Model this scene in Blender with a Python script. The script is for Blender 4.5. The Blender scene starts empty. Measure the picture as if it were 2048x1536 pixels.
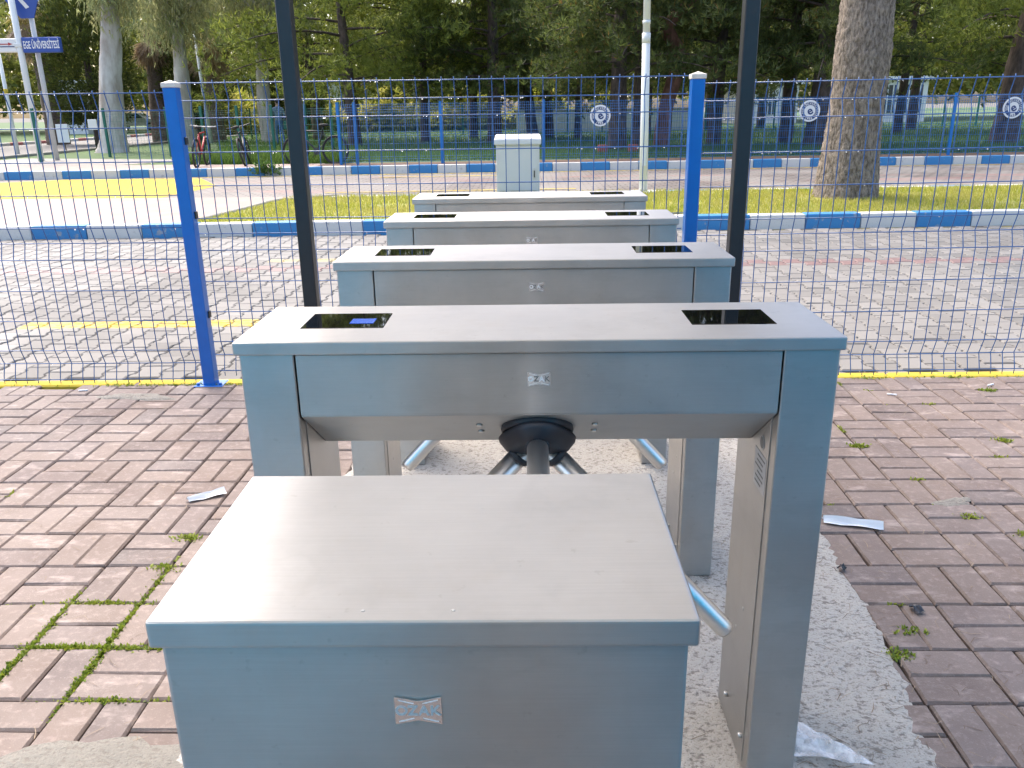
import bpy, bmesh, math, random
import numpy as np
from mathutils import Vector, Matrix
random.seed(7); rng = np.random.default_rng(11)
sc = bpy.context.scene
COL = sc.collection
R = math.radians
# ---------------------------------------------------------------- camera
F_PX, PITCH, ROLL, YAW, EYE = 1652.0, R(18.38), R(0.92), R(-1.14), 1.34
fw = Vector((math.sin(YAW)*math.cos(PITCH), math.cos(YAW)*math.cos(PITCH), -math.sin(PITCH)))
rt = Vector((math.cos(YAW), -math.sin(YAW), 0)); up = rt.cross(fw)
rt2 = rt*math.cos(ROLL) - up*math.sin(ROLL); up2 = up*math.cos(ROLL) + rt*math.sin(ROLL)
cam_d = bpy.data.cameras.new('camera'); cam = bpy.data.objects.new('camera', cam_d); COL.objects.link(cam)
M = Matrix((rt2, up2, -fw)).transposed().to_4x4(); M.translation = (0, 0, EYE); cam.matrix_world = M
cam_d.sensor_width = 36; cam_d.lens = F_PX/2048*36; cam_d.clip_start = 0.05; cam_d.clip_end = 2000
sc.camera = cam
def in_view(x, y, z=0, pad=40):
    v = Vector((x, y, z-EYE)); c = v.dot(fw)
    if c < .1: return None
    px, py = 1024+F_PX*v.dot(rt2)/c, 768-F_PX*v.dot(up2)/c
    return (px, py, c) if -pad < px < 2048+pad and -pad < py < 1536+pad else None
# ---------------------------------------------------------------- world, sun, exposure
SUN_EL, SUN_AZ = R(56), R(-38)          # azimuth from +Y towards +X: ahead and to the left
w = bpy.data.worlds.new('World'); sc.world = w; w.use_nodes = True
wn = w.node_tree.nodes; bg = wn['Background']
sky = wn.new('ShaderNodeTexSky'); sky.sky_type = 'NISHITA'; sky.sun_disc = False
sky.sun_elevation = SUN_EL; sky.sun_rotation = SUN_AZ; sky.air_density = 1.0; sky.dust_density = 4.5; sky.ozone_density = 1.0
w.node_tree.links.new(sky.outputs[0], bg.inputs[0]); bg.inputs[1].default_value = 0.145
sl = bpy.data.lights.new('sun', 'SUN'); sl.energy = .75; sl.angle = R(42); sl.color = (1, .91, .78)
so = bpy.data.objects.new('sun', sl); COL.objects.link(so)
sd = Vector((math.sin(SUN_AZ)*math.cos(SUN_EL), math.cos(SUN_AZ)*math.cos(SUN_EL), math.sin(SUN_EL)))
so.rotation_euler = sd.to_track_quat('Z', 'Y').to_euler(); so.location = sd*30
sc.view_settings.view_transform = 'Standard'; sc.view_settings.look = 'None'
sc.view_settings.exposure = 1.9; sc.view_settings.gamma = 1; sc.view_settings.use_curve_mapping = False
sc.cycles.max_bounces = 6; sc.cycles.transparent_max_bounces = 8

# ---------------------------------------------------------------- material helpers
class NT:
    def __init__(s, name):
        s.m = bpy.data.materials.new(name); s.m.use_nodes = True; s.t = s.m.node_tree
        s.b = s.t.nodes['Principled BSDF']; s.out = s.t.nodes['Material Output']
    def n(s, typ, **kw):
        o = s.t.nodes.new('ShaderNode'+typ)
        for k, v in kw.items():
            if k.startswith('i_'):
                key = k[2:]; key = int(key) if key.isdigit() else key.replace('_', ' ')
                s.put(o.inputs[key], v)
            else: setattr(o, k, v)
        return o
    def put(s, inp, v):
        if isinstance(v, bpy.types.NodeSocket): s.t.links.new(v, inp)
        else:
            if hasattr(inp.default_value, '__len__') and not isinstance(v, (int, float)) and len(inp.default_value) == 4 and len(v) == 3: v = (*v, 1)
            inp.default_value = v
    def set(s, **kw):
        for k, v in kw.items(): s.put(s.b.inputs[k.replace('_', ' ')], v)
        return s
    def coord(s, scale=(1, 1, 1), kind='Object', rot=(0, 0, 0)):
        c = s.n('TexCoord').outputs[kind] if kind != 'World' else s.n('NewGeometry').outputs['Position']
        return s.n('Mapping', i_Vector=c, i_Scale=scale, i_Rotation=rot).outputs[0]
    def noise(s, vec, scale, detail=4, rough=.55): return s.n('TexNoise', i_Vector=vec, i_Scale=scale, i_Detail=detail, i_Roughness=rough).outputs[0]
    def ramp(s, fac, stops, interp='LINEAR'):
        r = s.n('ValToRGB', i_Fac=fac); e = r.color_ramp.elements; r.color_ramp.interpolation = interp
        while len(e) < len(stops): e.new(.5)
        for el, (p, c) in zip(e, stops):
            el.position = p; el.color = (*c, 1) if hasattr(c, '__len__') else (c, c, c, 1)
        return r.outputs[0]
    def mix(s, f, a, b, mode='MIX'):
        m = s.n('Mix', data_type='RGBA', blend_type=mode); s.put(m.inputs['Factor'], f); s.put(m.inputs['A'], a); s.put(m.inputs['B'], b)
        return m.outputs['Result']
    def math(s, op, a, b=0.0):
        m = s.n('Math', operation=op); s.put(m.inputs[0], a); s.put(m.inputs[1], b); return m.outputs[0]
    def bump(s, h, strength=.3, dist=.01):
        return s.n('Bump', i_Height=h, i_Strength=strength, i_Distance=dist).outputs[0]
    def rand(s):
        a = s.n('ObjectInfo').outputs['Random']; b = s.n('NewGeometry').outputs['Random Per Island']
        return s.math('FRACT', s.math('ADD', a, b))

def simple(name, col, rough=.5, metal=0, var=.12, vscale=6, bump=0, spec=.5, coat=0):
    m = NT(name); v = m.coord(kind='World')
    nz = m.noise(v, vscale, 5)
    c = m.mix(nz, tuple(x*(1-var) for x in col), tuple(min(1, x*(1+var)) for x in col))
    m.set(Base_Color=c, Roughness=rough, Metallic=metal); m.b.inputs['Specular IOR Level'].default_value = spec
    if coat: m.b.inputs['Coat Weight'].default_value = coat
    if bump: m.set(Normal=m.bump(m.noise(v, vscale*6, 4), bump, .01))
    return m.m

MT = {}
def steel(name, rough, aniso, col=(.50, .485, .465)):
    m = NT(name); v = m.coord(kind='World')
    geo = m.n('NewGeometry')
    tang = m.n('VectorMath', operation='CROSS_PRODUCT', i_0=geo.outputs['True Normal'], i_1=(0, .3, 1)).outputs[0]
    sm = m.noise(v, 5.5, 6, .6); fine = m.noise(m.coord((2.0, 90, 260), 'World'), 6, 3, .6)
    fleck = m.noise(v, 60, 3)
    streak = m.noise(m.coord((9, 9, .8), 'World'), 2.0, 4)
    r = m.math('ADD', m.math('MULTIPLY', sm, .16), m.math('MULTIPLY', fine, .10))
    r = m.math('ADD', m.math('ADD', r, m.math('MULTIPLY', m.noise(v, 1.7, 4), .10)), rough-.18)
    c = m.mix(m.ramp(sm, [(.35, 0), (.65, 1)]), tuple(x*.90 for x in col), tuple(x*1.04 for x in col))
    grain = m.noise(m.coord((3, 240, 240), 'World'), 4, 2, .5)
    c = m.mix(m.ramp(grain, [(.35, .0), (.65, .16)]), c, tuple(x*.72 for x in col))
    wipe = m.noise(m.coord((2.2, 2.2, 6), 'World', (0, 0, .4)), 2.6, 5, .62)
    c = m.mix(m.ramp(wipe, [(.54, 0), (.62, .16), (.66, .05)]), c, tuple(x*.66 for x in col))
    c = m.mix(m.ramp(fleck, [(.67, 0), (.73, .22)]), c, (.30, .27, .24))
    c = m.mix(m.ramp(streak, [(.55, 0), (.75, .22)]), c, (.42, .38, .34))
    m.set(Base_Color=c, Metallic=1.0, Roughness=r, Anisotropic=aniso, Anisotropic_Rotation=.25, Tangent=tang, Normal=m.bump(fine, .05, .002))
    return m.m
MT['steel'] = steel('brushed_steel', .42, .9)
MT['steel_leg'] = steel('brushed_steel_leg', .36, .85)
def chrome():
    m = NT('polished_steel'); v = m.coord(kind='World'); sm = m.noise(v, 30, 4)
    m.set(Base_Color=(.74, .72, .69), Metallic=1.0, Roughness=m.math('ADD', m.math('MULTIPLY', sm, .06), .31)); return m.m
MT['chrome'] = chrome()
MT['dark_gap'] = simple('dark_reveal', (.012, .012, .012), .8)
MT['hub'] = simple('black_plastic', (.012, .014, .02), .5, var=.3, vscale=40)
def glass_black():
    m = NT('black_glass'); v = m.coord(kind='World')
    m.set(Base_Color=(.004, .004, .005), Roughness=m.math('MULTIPLY', m.noise(v, 25, 4), .05)); m.b.inputs['Specular IOR Level'].default_value = .75; return m.m
MT['screen'] = glass_black()
def blue_refl():
    m = NT('lit_display'); m.set(Base_Color=(.01, .05, .3), Roughness=.15, Emission_Color=(.03, .14, .75), Emission_Strength=.10)  # blue reflection in the screen glass, drawn as a faintly glowing panel
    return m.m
MT['lcd'] = blue_refl()
MT['sticker'] = simple('foil_sticker', (.74, .74, .73), .2, .95, .06, 90)
MT['sticker_ink'] = simple('sticker_print', (.16, .155, .15), .5)
MT['sticker_white'] = simple('sticker_light_print', (.8, .8, .8), .4)
MT['label_white'] = simple('white_label', (.5, .49, .48), .45)
MT['black_paint'] = simple('black_painted_steel', (.014, .014, .016), .38, var=.3, vscale=14, bump=.05)
MT['blue_post'] = simple('blue_powder_coat', (.003, .12, .46), .32, var=.14, vscale=9, coat=.25)
MT['wire'] = simple('blue_coated_wire', (.012, .085, .26), .3, var=.15, vscale=20, coat=.4)
MT['cap'] = simple('white_plastic_cap', (.62, .58, .52), .45, var=.12, vscale=40)
MT['far_blue'] = simple('far_blue_coat', (.008, .15, .45), .4)
MT['green_wire'] = simple('green_coated_wire', (.012, .12, .085), .45)
MT['white_paint'] = simple('white_paint', (.72, .72, .70), .5, var=.06)
MT['pole_white'] = simple('white_pole_paint', (.66, .68, .66), .45, var=.1, vscale=3)
MT['cabinet'] = simple('grey_cabinet_paint', (.56, .57, .58), .45, var=.05, vscale=5)
MT['navy'] = simple('navy_print', (.012, .04, .14), .5)
MT['sign_blue'] = simple('sign_blue', (.025, .07, .30), .35)
MT['sign_cyan'] = simple('sign_light_blue', (.22, .52, .85), .35)
MT['red'] = simple('red_paint', (.42, .03, .03), .4)
MT['rubber'] = simple('black_rubber', (.015, .015, .016), .7)
MT['dark_metal'] = simple('dark_bike_metal', (.05, .05, .055), .35, .6)
MT['car_white'] = simple('white_car_paint', (.7, .72, .74), .2, var=.03, coat=.6)
MT['car_glass'] = simple('dark_car_glass', (.01, .012, .015), .08)
MT['skin'] = simple('skin', (.42, .26, .18), .55)
MT['jacket'] = simple('denim_jacket', (.13, .19, .27), .85)
MT['trouser'] = simple('blue_trousers', (.07, .14, .28), .85)
MT['hair'] = simple('dark_hair', (.03, .022, .018), .7)
MT['booth_blue'] = simple('booth_blue_paint', (.02, .36, .66), .5)  # for the wall added behind the viewer, tints the steel reflections
MT['booth_beige'] = simple('booth_door_beige', (.40, .35, .28), .5)  # for the strip added in that wall, gives the beige streak
def roof_sheet():
    m = NT('translucent_roof_sheet'); c = m.mix(m.noise(m.coord(kind='World'), 3, 4), (.86, .82, .75), (.92, .89, .84))
    m.set(Base_Color=c, Roughness=.6); tr = m.n('BsdfTranslucent', i_Color=c); mx = m.n('MixShader', i_Fac=.42, i_1=m.b.outputs[0], i_2=tr.outputs[0])
    m.t.links.new(mx.outputs[0], m.out.inputs[0]); return m.m
MT['roof_sheet'] = roof_sheet()
MT['paper'] = simple('white_paper', (.82, .82, .84), .6, var=.05)
MT['bolt'] = simple('bolt_steel', (.55, .54, .52), .3, 1)
MT['clay'] = simple('terracotta', (.30, .08, .05), .8)
MT['plaster'] = simple('white_plaster', (.75, .73, .70), .8, var=.08, vscale=1.2)
MT['win'] = simple('dark_window', (.06, .07, .08), .1)
MT['tile_roof'] = simple('orange_tile_roof', (.38, .13, .06), .8)
MT['drop'] = NT('water_drop').set(Base_Color=(1, 1, 1), Roughness=.02, Transmission_Weight=1.0, IOR=1.33).m

def clear_plastic():
    m = NT('clear_plastic'); v = m.coord(kind='World')
    m.set(Base_Color=(.9, .9, .92), Roughness=.18, Alpha=m.ramp(m.noise(v, 35, 4), [(.35, .10), (.68, .6)])); return m.m
MT['plastic'] = clear_plastic()

def paver_red():
    m = NT('red_concrete_paver'); v = m.coord(kind='World'); rd = m.rand()
    base = m.ramp(rd, [(0, (.116, .088, .080)), (.25, (.155, .116, .098)), (.6, (.178, .136, .115)), (.85, (.142, .112, .104)), (1, (.106, .086, .081))])
    n1 = m.noise(v, 7, 6, .6); n2 = m.noise(v, 42, 5, .65); n3 = m.noise(v, 260, 3, .7); n4 = m.noise(m.coord((1, 2.4, 1), 'World', (0, 0, .7)), 6, 7, .62)
    c = m.mix(m.ramp(n1, [(.35, 0), (.7, .45)]), base, (.225, .182, .165))
    c = m.mix(m.ramp(n2, [(.52, 0), (.75, .4)]), c, (.40, .32, .29))
    c = m.mix(m.ramp(n4, [(.56, 0), (.70, .55)]), c, (.42, .35, .32))        # efflorescence
    c = m.mix(m.ramp(n3, [(.60, 0), (.72, .35)]), c, (.5, .44, .4))
    c = m.mix(m.ramp(n3, [(.26, .35), (.38, 0)]), c, (.06, .04, .04))
    wet = m.ramp(m.noise(v, 2.2, 4), [(.4, .62), (.65, .85)])
    m.b.inputs['Specular IOR Level'].default_value = .35
    m.set(Base_Color=c, Roughness=wet, Normal=m.bump(m.math('ADD', n3, n2), .35, .003)); return m.m
MT['paver_red'] = paver_red()
def paver_grey():
    m = NT('grey_zigzag_paver'); v = m.coord(kind='World'); rd = m.rand()
    base = m.ramp(rd, [(0, (.125, .118, .107)), (.5, (.160, .151, .138)), (1, (.198, .187, .171))])
    n1 = m.noise(v, 1.1, 5, .6); n2 = m.noise(v, 30, 5, .65)
    c = m.mix(m.ramp(n1, [(.4, 0), (.7, .5)]), base, (.215, .203, .187))
    c = m.mix(m.ramp(n2, [(.52, 0), (.7, .4)]), c, (.17, .16, .15))
    sx = m.n('SeparateXYZ', i_Vector=v)
    def band(y0, y1, x0, x1):
        a = m.math('MULTIPLY', m.math('GREATER_THAN', sx.outputs[1], y0), m.math('LESS_THAN', sx.outputs[1], y1))
        return m.math('MULTIPLY', a, m.math('MULTIPLY', m.math('GREATER_THAN', sx.outputs[0], x0), m.math('LESS_THAN', sx.outputs[0], x1)))
    wear = m.ramp(m.noise(v, 18, 5, .65), [(.46, 1), (.60, .35)])
    c = m.mix(m.math('MULTIPLY', band(5.36, 5.55, -3.46, .3), wear), c, (.48, .34, .04))
    c = m.mix(m.math('MULTIPLY', band(7.86, 8.02, -2.5, -.6), m.math('MULTIPLY', wear, .5)), c, (.55, .42, .12))
    wet = m.ramp(m.noise(v, .55, 4), [(.40, .42), (.58, .8)])
    m.b.inputs['Specular IOR Level'].default_value = .3
    m.set(Base_Color=c, Roughness=wet, Normal=m.bump(n2, .3, .004)); return m.m
MT['paver_grey'] = paver_grey()
MT['paver_grey_red'] = simple('red_row_paver', (.17, .105, .095), .5, var=.3, vscale=8)
def yellowp(name, wear):
    m = NT(name); v = m.coord(kind='World')
    n = m.noise(v, 26, 6, .65); n1 = m.noise(v, 3, 4)
    c = m.mix(m.ramp(m.math('ADD', m.math('MULTIPLY', n, .6), m.math('MULTIPLY', n1, .4)), [(wear-.06, 0), (wear+.06, 1)]), (.52, .385, .05), (.30, .27, .20))
    m.b.inputs['Specular IOR Level'].default_value = .15
    m.set(Base_Color=c, Roughness=.8); return m.m
MT['yellow'] = yellowp('yellow_paint', .64)
MT['yellow_worn'] = yellowp('worn_yellow_paint', .52)
def concrete(name, a, b, pits=True):
    m = NT(name); v = m.coord(kind='World')
    n1 = m.noise(v, 4, 6, .6); n2 = m.noise(m.coord((1, 1.5, 1), 'World', (0, 0, .5)), 62, 4, .6); n3 = m.noise(v, 210, 3, .65)
    c = m.mix(n1, a, b)
    if pits:
        c = m.mix(m.ramp(n2, [(.36, .85), (.47, 0)]), c, (.16, .14, .12))
        c = m.mix(m.ramp(n3, [(.34, .7), (.43, 0)]), c, (.13, .115, .10))
    m.set(Base_Color=c, Roughness=.8, Normal=m.bump(m.math('ADD', m.math('MULTIPLY', n2, 2), n3), .75, .006)); return m.m
MT['concrete'] = concrete('rough_cast_concrete', (.37, .342, .306), (.47, .44, .398))
MT['mortar'] = concrete('grey_mortar', (.17, .158, .138), (.26, .245, .215))
MT['dirt'] = simple('joint_dirt', (.085, .066, .052), .9, var=.5, vscale=30, bump=.4)
def joint_road():
    m = NT('road_joint_fill'); v = m.coord(kind='World')
    c = m.mix(m.ramp(m.noise(v, 5, 5), [(.45, 0), (.6, 1)]), (.12, .105, .085), (.26, .22, .08))
    m.set(Base_Color=c, Roughness=.9); return m.m
MT['road_joint'] = joint_road()
def kerbp(name, col):
    m = NT(name); v = m.coord(kind='World')
    n = m.noise(v, 9, 6, .65); n2 = m.noise(v, 60, 4)
    c = m.mix(m.ramp(n, [(.60, 0), (.68, .7)]), col, (.36, .34, .31))
    c = m.mix(m.ramp(n2, [(.62, 0), (.7, .5)]), c, (.25, .23, .2))
    m.set(Base_Color=c, Roughness=.55, Normal=m.bump(n2, .2, .004)); return m.m
MT['kerb_blue'] = kerbp('blue_kerb_paint', (.03, .20, .44))
MT['kerb_white'] = kerbp('white_kerb_paint', (.58, .565, .53))
MT['kerb_red'] = kerbp('red_kerb_paint', (.42, .13, .12))
def road_far():
    m = NT('far_block_paving'); v = m.coord(kind='World')
    br = m.n('TexBrick', i_Vector=v, i_Scale=1.0, i_Color1=(.19, .176, .16), i_Color2=(.155, .128, .115), i_Mortar=(.05, .044, .04))
    br.inputs['Brick Width'].default_value = .22; br.inputs['Row Height'].default_value = .18; br.inputs['Mortar Size'].default_value = .016
    n = m.noise(v, .5, 5); c = m.mix(m.ramp(n, [(.42, 0), (.62, .7)]), br.outputs[0], (.215, .203, .187))
    n5 = m.noise(m.coord((.25, 1, 1), 'World'), 1.2, 4); c = m.mix(m.ramp(n5, [(.55, 0), (.65, .5)]), c, (.24, .13, .115))
    m.b.inputs['Specular IOR Level'].default_value = .3
    m.set(Base_Color=c, Roughness=m.ramp(n, [(.4, .45), (.6, .8)])); return m.m
MT['road_far'] = road_far()
MT['asphalt'] = simple('asphalt', (.12, .115, .11), .7, var=.25, vscale=2)
MT['pink_pave'] = simple('pink_paving', (.27, .195, .165), .7, var=.3, vscale=3, bump=.3)
MT['earth'] = simple('brown_earth', (.10, .06, .045), .9, var=.5, vscale=5, bump=.5)
MT['lawn'] = simple('lawn_soil', (.06, .11, .03), .9, var=.5, vscale=1.3, bump=.4)
MT['island_soil'] = simple('island_soil', (.24, .24, .06), .9, var=.4, vscale=3, bump=.4)
MT['ground'] = simple('ground_sheet', (.12, .11, .09), .9, var=.3, vscale=.4)
MT['path'] = simple('grey_path', (.26, .245, .22), .8, var=.2, vscale=2)

def leaf(name, ramp, trans=.35, rough=.6):
    m = NT(name); g = m.n('NewGeometry')
    v = m.coord(kind='World')
    c = m.ramp(g.outputs['Random Per Island'], ramp)
    big = m.noise(v, .9, 3); c = m.mix(m.ramp(big, [(.35, .0), (.65, .5)]), c, ramp[-1][1])
    m.set(Base_Color=c, Roughness=rough)
    tr = m.n('BsdfTranslucent', i_Color=c); mx = m.n('MixShader', i_Fac=trans, i_1=m.b.outputs[0], i_2=tr.outputs[0])
    m.t.links.new(mx.outputs[0], m.out.inputs[0]); return m.m
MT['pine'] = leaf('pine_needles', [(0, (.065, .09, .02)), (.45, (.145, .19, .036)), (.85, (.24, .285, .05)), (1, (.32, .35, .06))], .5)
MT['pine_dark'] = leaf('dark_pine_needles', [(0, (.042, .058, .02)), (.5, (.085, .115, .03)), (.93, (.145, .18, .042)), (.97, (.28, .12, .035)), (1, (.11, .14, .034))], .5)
MT['euc'] = leaf('eucalyptus_leaves', [(0, (.17, .20, .08)), (.6, (.34, .39, .17)), (.92, (.44, .48, .22)), (1, (.46, .38, .19))], .5)
MT['cypress'] = leaf('cypress_foliage', [(0, (.035, .05, .02)), (.5, (.075, .105, .024)), (1, (.20, .22, .035))], .4)
MT['frond_dry'] = leaf('dry_palm_frond', [(0, (.20, .13, .08)), (.6, (.40, .28, .17)), (1, (.55, .41, .25))], .45)
MT['frond_yellow'] = leaf('yellow_palm_frond', [(0, (.24, .19, .04)), (1, (.42, .33, .08))], .4)
MT['frond_green'] = leaf('green_palm_frond', [(0, (.05, .08, .02)), (1, (.12, .15, .04))], .4)
MT['wood_far'] = leaf('far_foliage', [(0, (.05, .07, .02)), (.5, (.13, .17, .035)), (.9, (.26, .30, .06)), (1, (.42, .41, .09))], .55)
MT['grass_lit'] = leaf('island_grass', [(0, (.20, .24, .025)), (.5, (.33, .37, .035)), (.8, (.45, .43, .06)), (1, (.50, .42, .14))], .5)  # brighter grass copy, sunlight put into the leaf colour
MT['grass_shade'] = leaf('park_grass', [(0, (.04, .09, .022)), (.6, (.08, .16, .03)), (1, (.14, .22, .04))], .45)  # darker grass copy, shade put into the leaf colour
MT['moss'] = leaf('joint_moss', [(0, (.08, .13, .012)), (.5, (.19, .27, .02)), (1, (.30, .33, .04))], .35)
MT['needles'] = leaf('fallen_needles', [(0, (.06, .035, .022)), (.6, (.14, .085, .05)), (1, (.30, .22, .14))], .1)
def bark(name, a, b, sc_, vert, strength=.8, dist=.03):
    m = NT(name); v = m.coord((1, 1, vert), 'World')
    n = m.noise(v, sc_, 6, .65); n2 = m.noise(m.coord((1, 1, vert*.6), 'World'), sc_*.25, 3)
    c = m.mix(m.ramp(n, [(.35, 0), (.62, 1)]), a, b); c = m.mix(m.ramp(n2, [(.5, 0), (.7, .35)]), c, tuple(x*.7 for x in a))
    m.set(Base_Color=c, Roughness=.9, Normal=m.bump(n, strength, dist)); return m.m
MT['bark_pine'] = bark('pine_bark', (.04, .028, .022), (.12, .085, .066), 9, .35)
MT['bark_red'] = bark('red_pine_bark', (.12, .055, .035), (.25, .125, .085), 8, .35)
MT['bark_euc'] = bark('eucalyptus_bark', (.34, .28, .23), (.58, .54, .49), 3, .3, .4)
MT['bark_palm'] = bark('palm_bark', (.085, .064, .047), (.36, .295, .235), 30, .33, 1.0, .06)
MT['bark_palm_thin'] = bark('thin_palm_bark', (.09, .065, .05), (.21, .155, .12), 10, 1.5)

# ---------------------------------------------------------------- object helpers
def link(name, data, mat=None, parent=None, loc=None, smooth=False):
    o = bpy.data.objects.new(name, data); COL.objects.link(o)
    if mat is not None and data is not None and len(data.materials) == 0: data.materials.append(MT[mat] if isinstance(mat, str) else mat)
    if parent is not None: o.parent = parent
    if loc is not None: o.location = loc
    if smooth and data is not None: data.polygons.foreach_set('use_smooth', [True]*len(data.polygons))
    return o
def tag(o, label=None, cat=None, group=None, kind=None):
    if label: o['label'] = label
    if cat: o['category'] = cat
    if group: o['group'] = group
    if kind: o['kind'] = kind
    return o
def empty(name, loc=(0, 0, 0), rz=0):
    o = bpy.data.objects.new(name, None); COL.objects.link(o); o.location = loc; o.rotation_euler[2] = rz
    o.empty_display_size = .1; return o
def copy_tree(o, parent=None):
    c = o.copy(); COL.objects.link(c); c.parent = parent
    for ch in list(o.children): copy_tree(ch, c)
    return c
def bm_mesh(bm, name='m'):
    me = bpy.data.meshes.new(name); bm.to_mesh(me); bm.free(); return me
def pyd(verts, faces, name='m'):
    me = bpy.data.meshes.new(name); me.from_pydata(verts, [], faces); me.update(); return me
def np_mesh(V, F, name='m'):
    """V (n,3) float, F (m,k) int arrays"""
    me = bpy.data.meshes.new(name); k = F.shape[1]
    me.vertices.add(len(V)); me.vertices.foreach_set('co', V.astype(np.float32).ravel())
    me.loops.add(F.size); me.loops.foreach_set('vertex_index', F.astype(np.int32).ravel())
    me.polygons.add(len(F)); me.polygons.foreach_set('loop_start', np.arange(0, F.size, k, dtype=np.int32))
    me.update(calc_edges=True); return me
def box(bm, c, s, bevel=0, seg=2, rot=None):
    r = bmesh.ops.create_cube(bm, size=1); vs = r['verts']
    bmesh.ops.scale(bm, vec=s, verts=vs)
    if bevel:
        es = list({e for v in vs for e in v.link_edges})
        g = bmesh.ops.bevel(bm, geom=es, offset=bevel, segments=seg, affect='EDGES', profile=.6)
        vs = list({v for f in g['faces'] for v in f.verts} | {v for v in vs if v.is_valid})
    if rot is not None: bmesh.ops.rotate(bm, cent=(0, 0, 0), matrix=rot, verts=vs)
    bmesh.ops.translate(bm, vec=c, verts=vs); return vs
def box_obj(name, c, s, mat, parent=None, bevel=0, seg=2, rot=None):
    bm = bmesh.new(); box(bm, (0, 0, 0), s, bevel, seg, rot); o = link(name, bm_mesh(bm, name), mat, parent, c)
    if bevel and seg > 1: o.data.shade_auto() if hasattr(o.data, 'shade_auto') else None
    return o
def tube(bm, pts, rad, seg=8, cap=True):
    pts = [Vector(p) for p in pts]; n = len(pts)
    if not hasattr(rad, '__len__'): rad = [rad]*n
    rings = []; prev = None
    for i, p in enumerate(pts):
        t = (pts[min(i+1, n-1)]-pts[max(i-1, 0)]).normalized()
        if prev is None: a = t.orthogonal().normalized()
        else: a = (prev-t*prev.dot(t)).normalized()
        prev = a; b = t.cross(a)
        rings.append([bm.verts.new(p+(a*math.cos(2*math.pi*k/seg)+b*math.sin(2*math.pi*k/seg))*rad[i]) for k in range(seg)])
    for i in range(n-1):
        for k in range(seg): bm.faces.new((rings[i][k], rings[i][(k+1) % seg], rings[i+1][(k+1) % seg], rings[i+1][k])).smooth = True
    if cap: bm.faces.new(rings[0][::-1]); bm.faces.new(rings[-1])
def tube_obj(name, pts, rad, mat, parent=None, seg=8, loc=None):
    bm = bmesh.new(); tube(bm, pts, rad, seg); return link(name, bm_mesh(bm, name), mat, parent, loc)
def lathe(bm, prof, seg=24, M_=None, shape=None):
    """prof: (r,z) list; shape(theta) scales the radius"""
    rings = []
    for r, z in prof:
        ring = []
        for k in range(seg):
            th = 2*math.pi*k/seg; q = r*(shape(th) if shape else 1)
            p = Vector((q*math.cos(th), q*math.sin(th), z)); ring.append(bm.verts.new(M_ @ p if M_ else p))
        rings.append(ring)
    for i in range(len(rings)-1):
        for k in range(seg): bm.faces.new((rings[i][k], rings[i][(k+1) % seg], rings[i+1][(k+1) % seg], rings[i+1][k])).smooth = True
    bm.faces.new(rings[0][::-1]); bm.faces.new(rings[-1])
def text_mesh(s, size, extrude=.0006, align='CENTER', bold=0.0):
    cu = bpy.data.curves.new('t', 'FONT'); cu.body = s; cu.size = size; cu.extrude = extrude; cu.align_x = align; cu.align_y = 'CENTER'; cu.offset = bold
    cu.resolution_u = 3
    o = bpy.data.objects.new('t', cu); COL.objects.link(o); bpy.context.view_layer.update()
    me = bpy.data.meshes.new_from_object(o.evaluated_get(bpy.context.evaluated_depsgraph_get()))
    bpy.data.objects.remove(o); bpy.data.curves.remove(cu); me.materials.clear(); return me
def strip(name, xs0, ys, z, mat, kind='structure', parent=None, **kw): pass
def sheet(name, pts, z, mat, kind='structure', parent=None):
    me = pyd([(x, y, z) for x, y in pts], [tuple(range(len(pts)))], name); o = link(name, me, mat, parent)
    if kind and parent is None: tag(o, kind=kind)
    return o

# ================================================================ SETTING
sheet('ground', [(-900, -900), (900, -900), (900, 1200), (-900, 1200)], -.09, 'ground')
# --- red paved forecourt
pav = sheet('pavement', [(-7, -6), (7, -6), (7, 4.06), (-7, 4.06)], -.018, 'dirt')
CELL = .2062; GA = -.010
def slab_edges(y):
    r = .888+.086*(min(y, 2.6)-1.42)+.008*math.sin(y*7.3)+.006*math.sin(y*19+1)+.005*math.sin(y*53)
    l = -.735+.03*(y-3)+.02*math.sin(y*6.1+2)+.012*math.sin(y*17)+.006*math.sin(y*47)
    return l, r
def paver_mesh(L, W, H=.06, ch=.005):
    v = []; x, y = L/2, W/2
    for (xx, yy, zz) in ((x, y, -H), (x, y, -ch*1.2), (x-ch, y-ch, 0)):
        v += [(-xx, -yy, zz), (xx, -yy, zz), (xx, yy, zz), (-xx, yy, zz)]
    f = [(8, 9, 10, 11)]
    for k in (0, 4):
        for i in range(4): f.append((k+i, k+(i+1) % 4, k+4+(i+1) % 4, k+4+i))
    return v, f
PAV, PAF = paver_mesh(.2005, .0980)
pv_meshes = []
for k in range(6):
    rr = random.Random(k); vv = [(x+rr.uniform(-.0012, .0012), y+rr.uniform(-.0012, .0012), z) for x, y, z in PAV]
    me = pyd(vv, PAF, 'paver'); me.materials.append(MT['paver_red']); pv_meshes.append(me)
cells = []
ca, sa = math.cos(GA), math.sin(GA)
for i in range(-34, 36):
    for j in range(-30, 18):
        cx, cy = -1.53+(i+.5)*CELL, 2.866+(j+.5)*CELL
        horiz = (i+j) % 2 == 0
        for s in (-1, 1):
            px, py = (cx, cy+s*CELL/4) if horiz else (cx+s*CELL/4, cy)
            X, Y = ca*px-sa*(py-2.87), 2.87+sa*px+ca*(py-2.87)
            if Y > 4.075 or Y < -5.5 or abs(X) > 6.8: continue
            l, r = slab_edges(Y)
            if l+.07 < X < r-.07 and Y > .5: continue
            cells.append((X, Y, 0 if horiz else math.pi/2))
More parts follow.
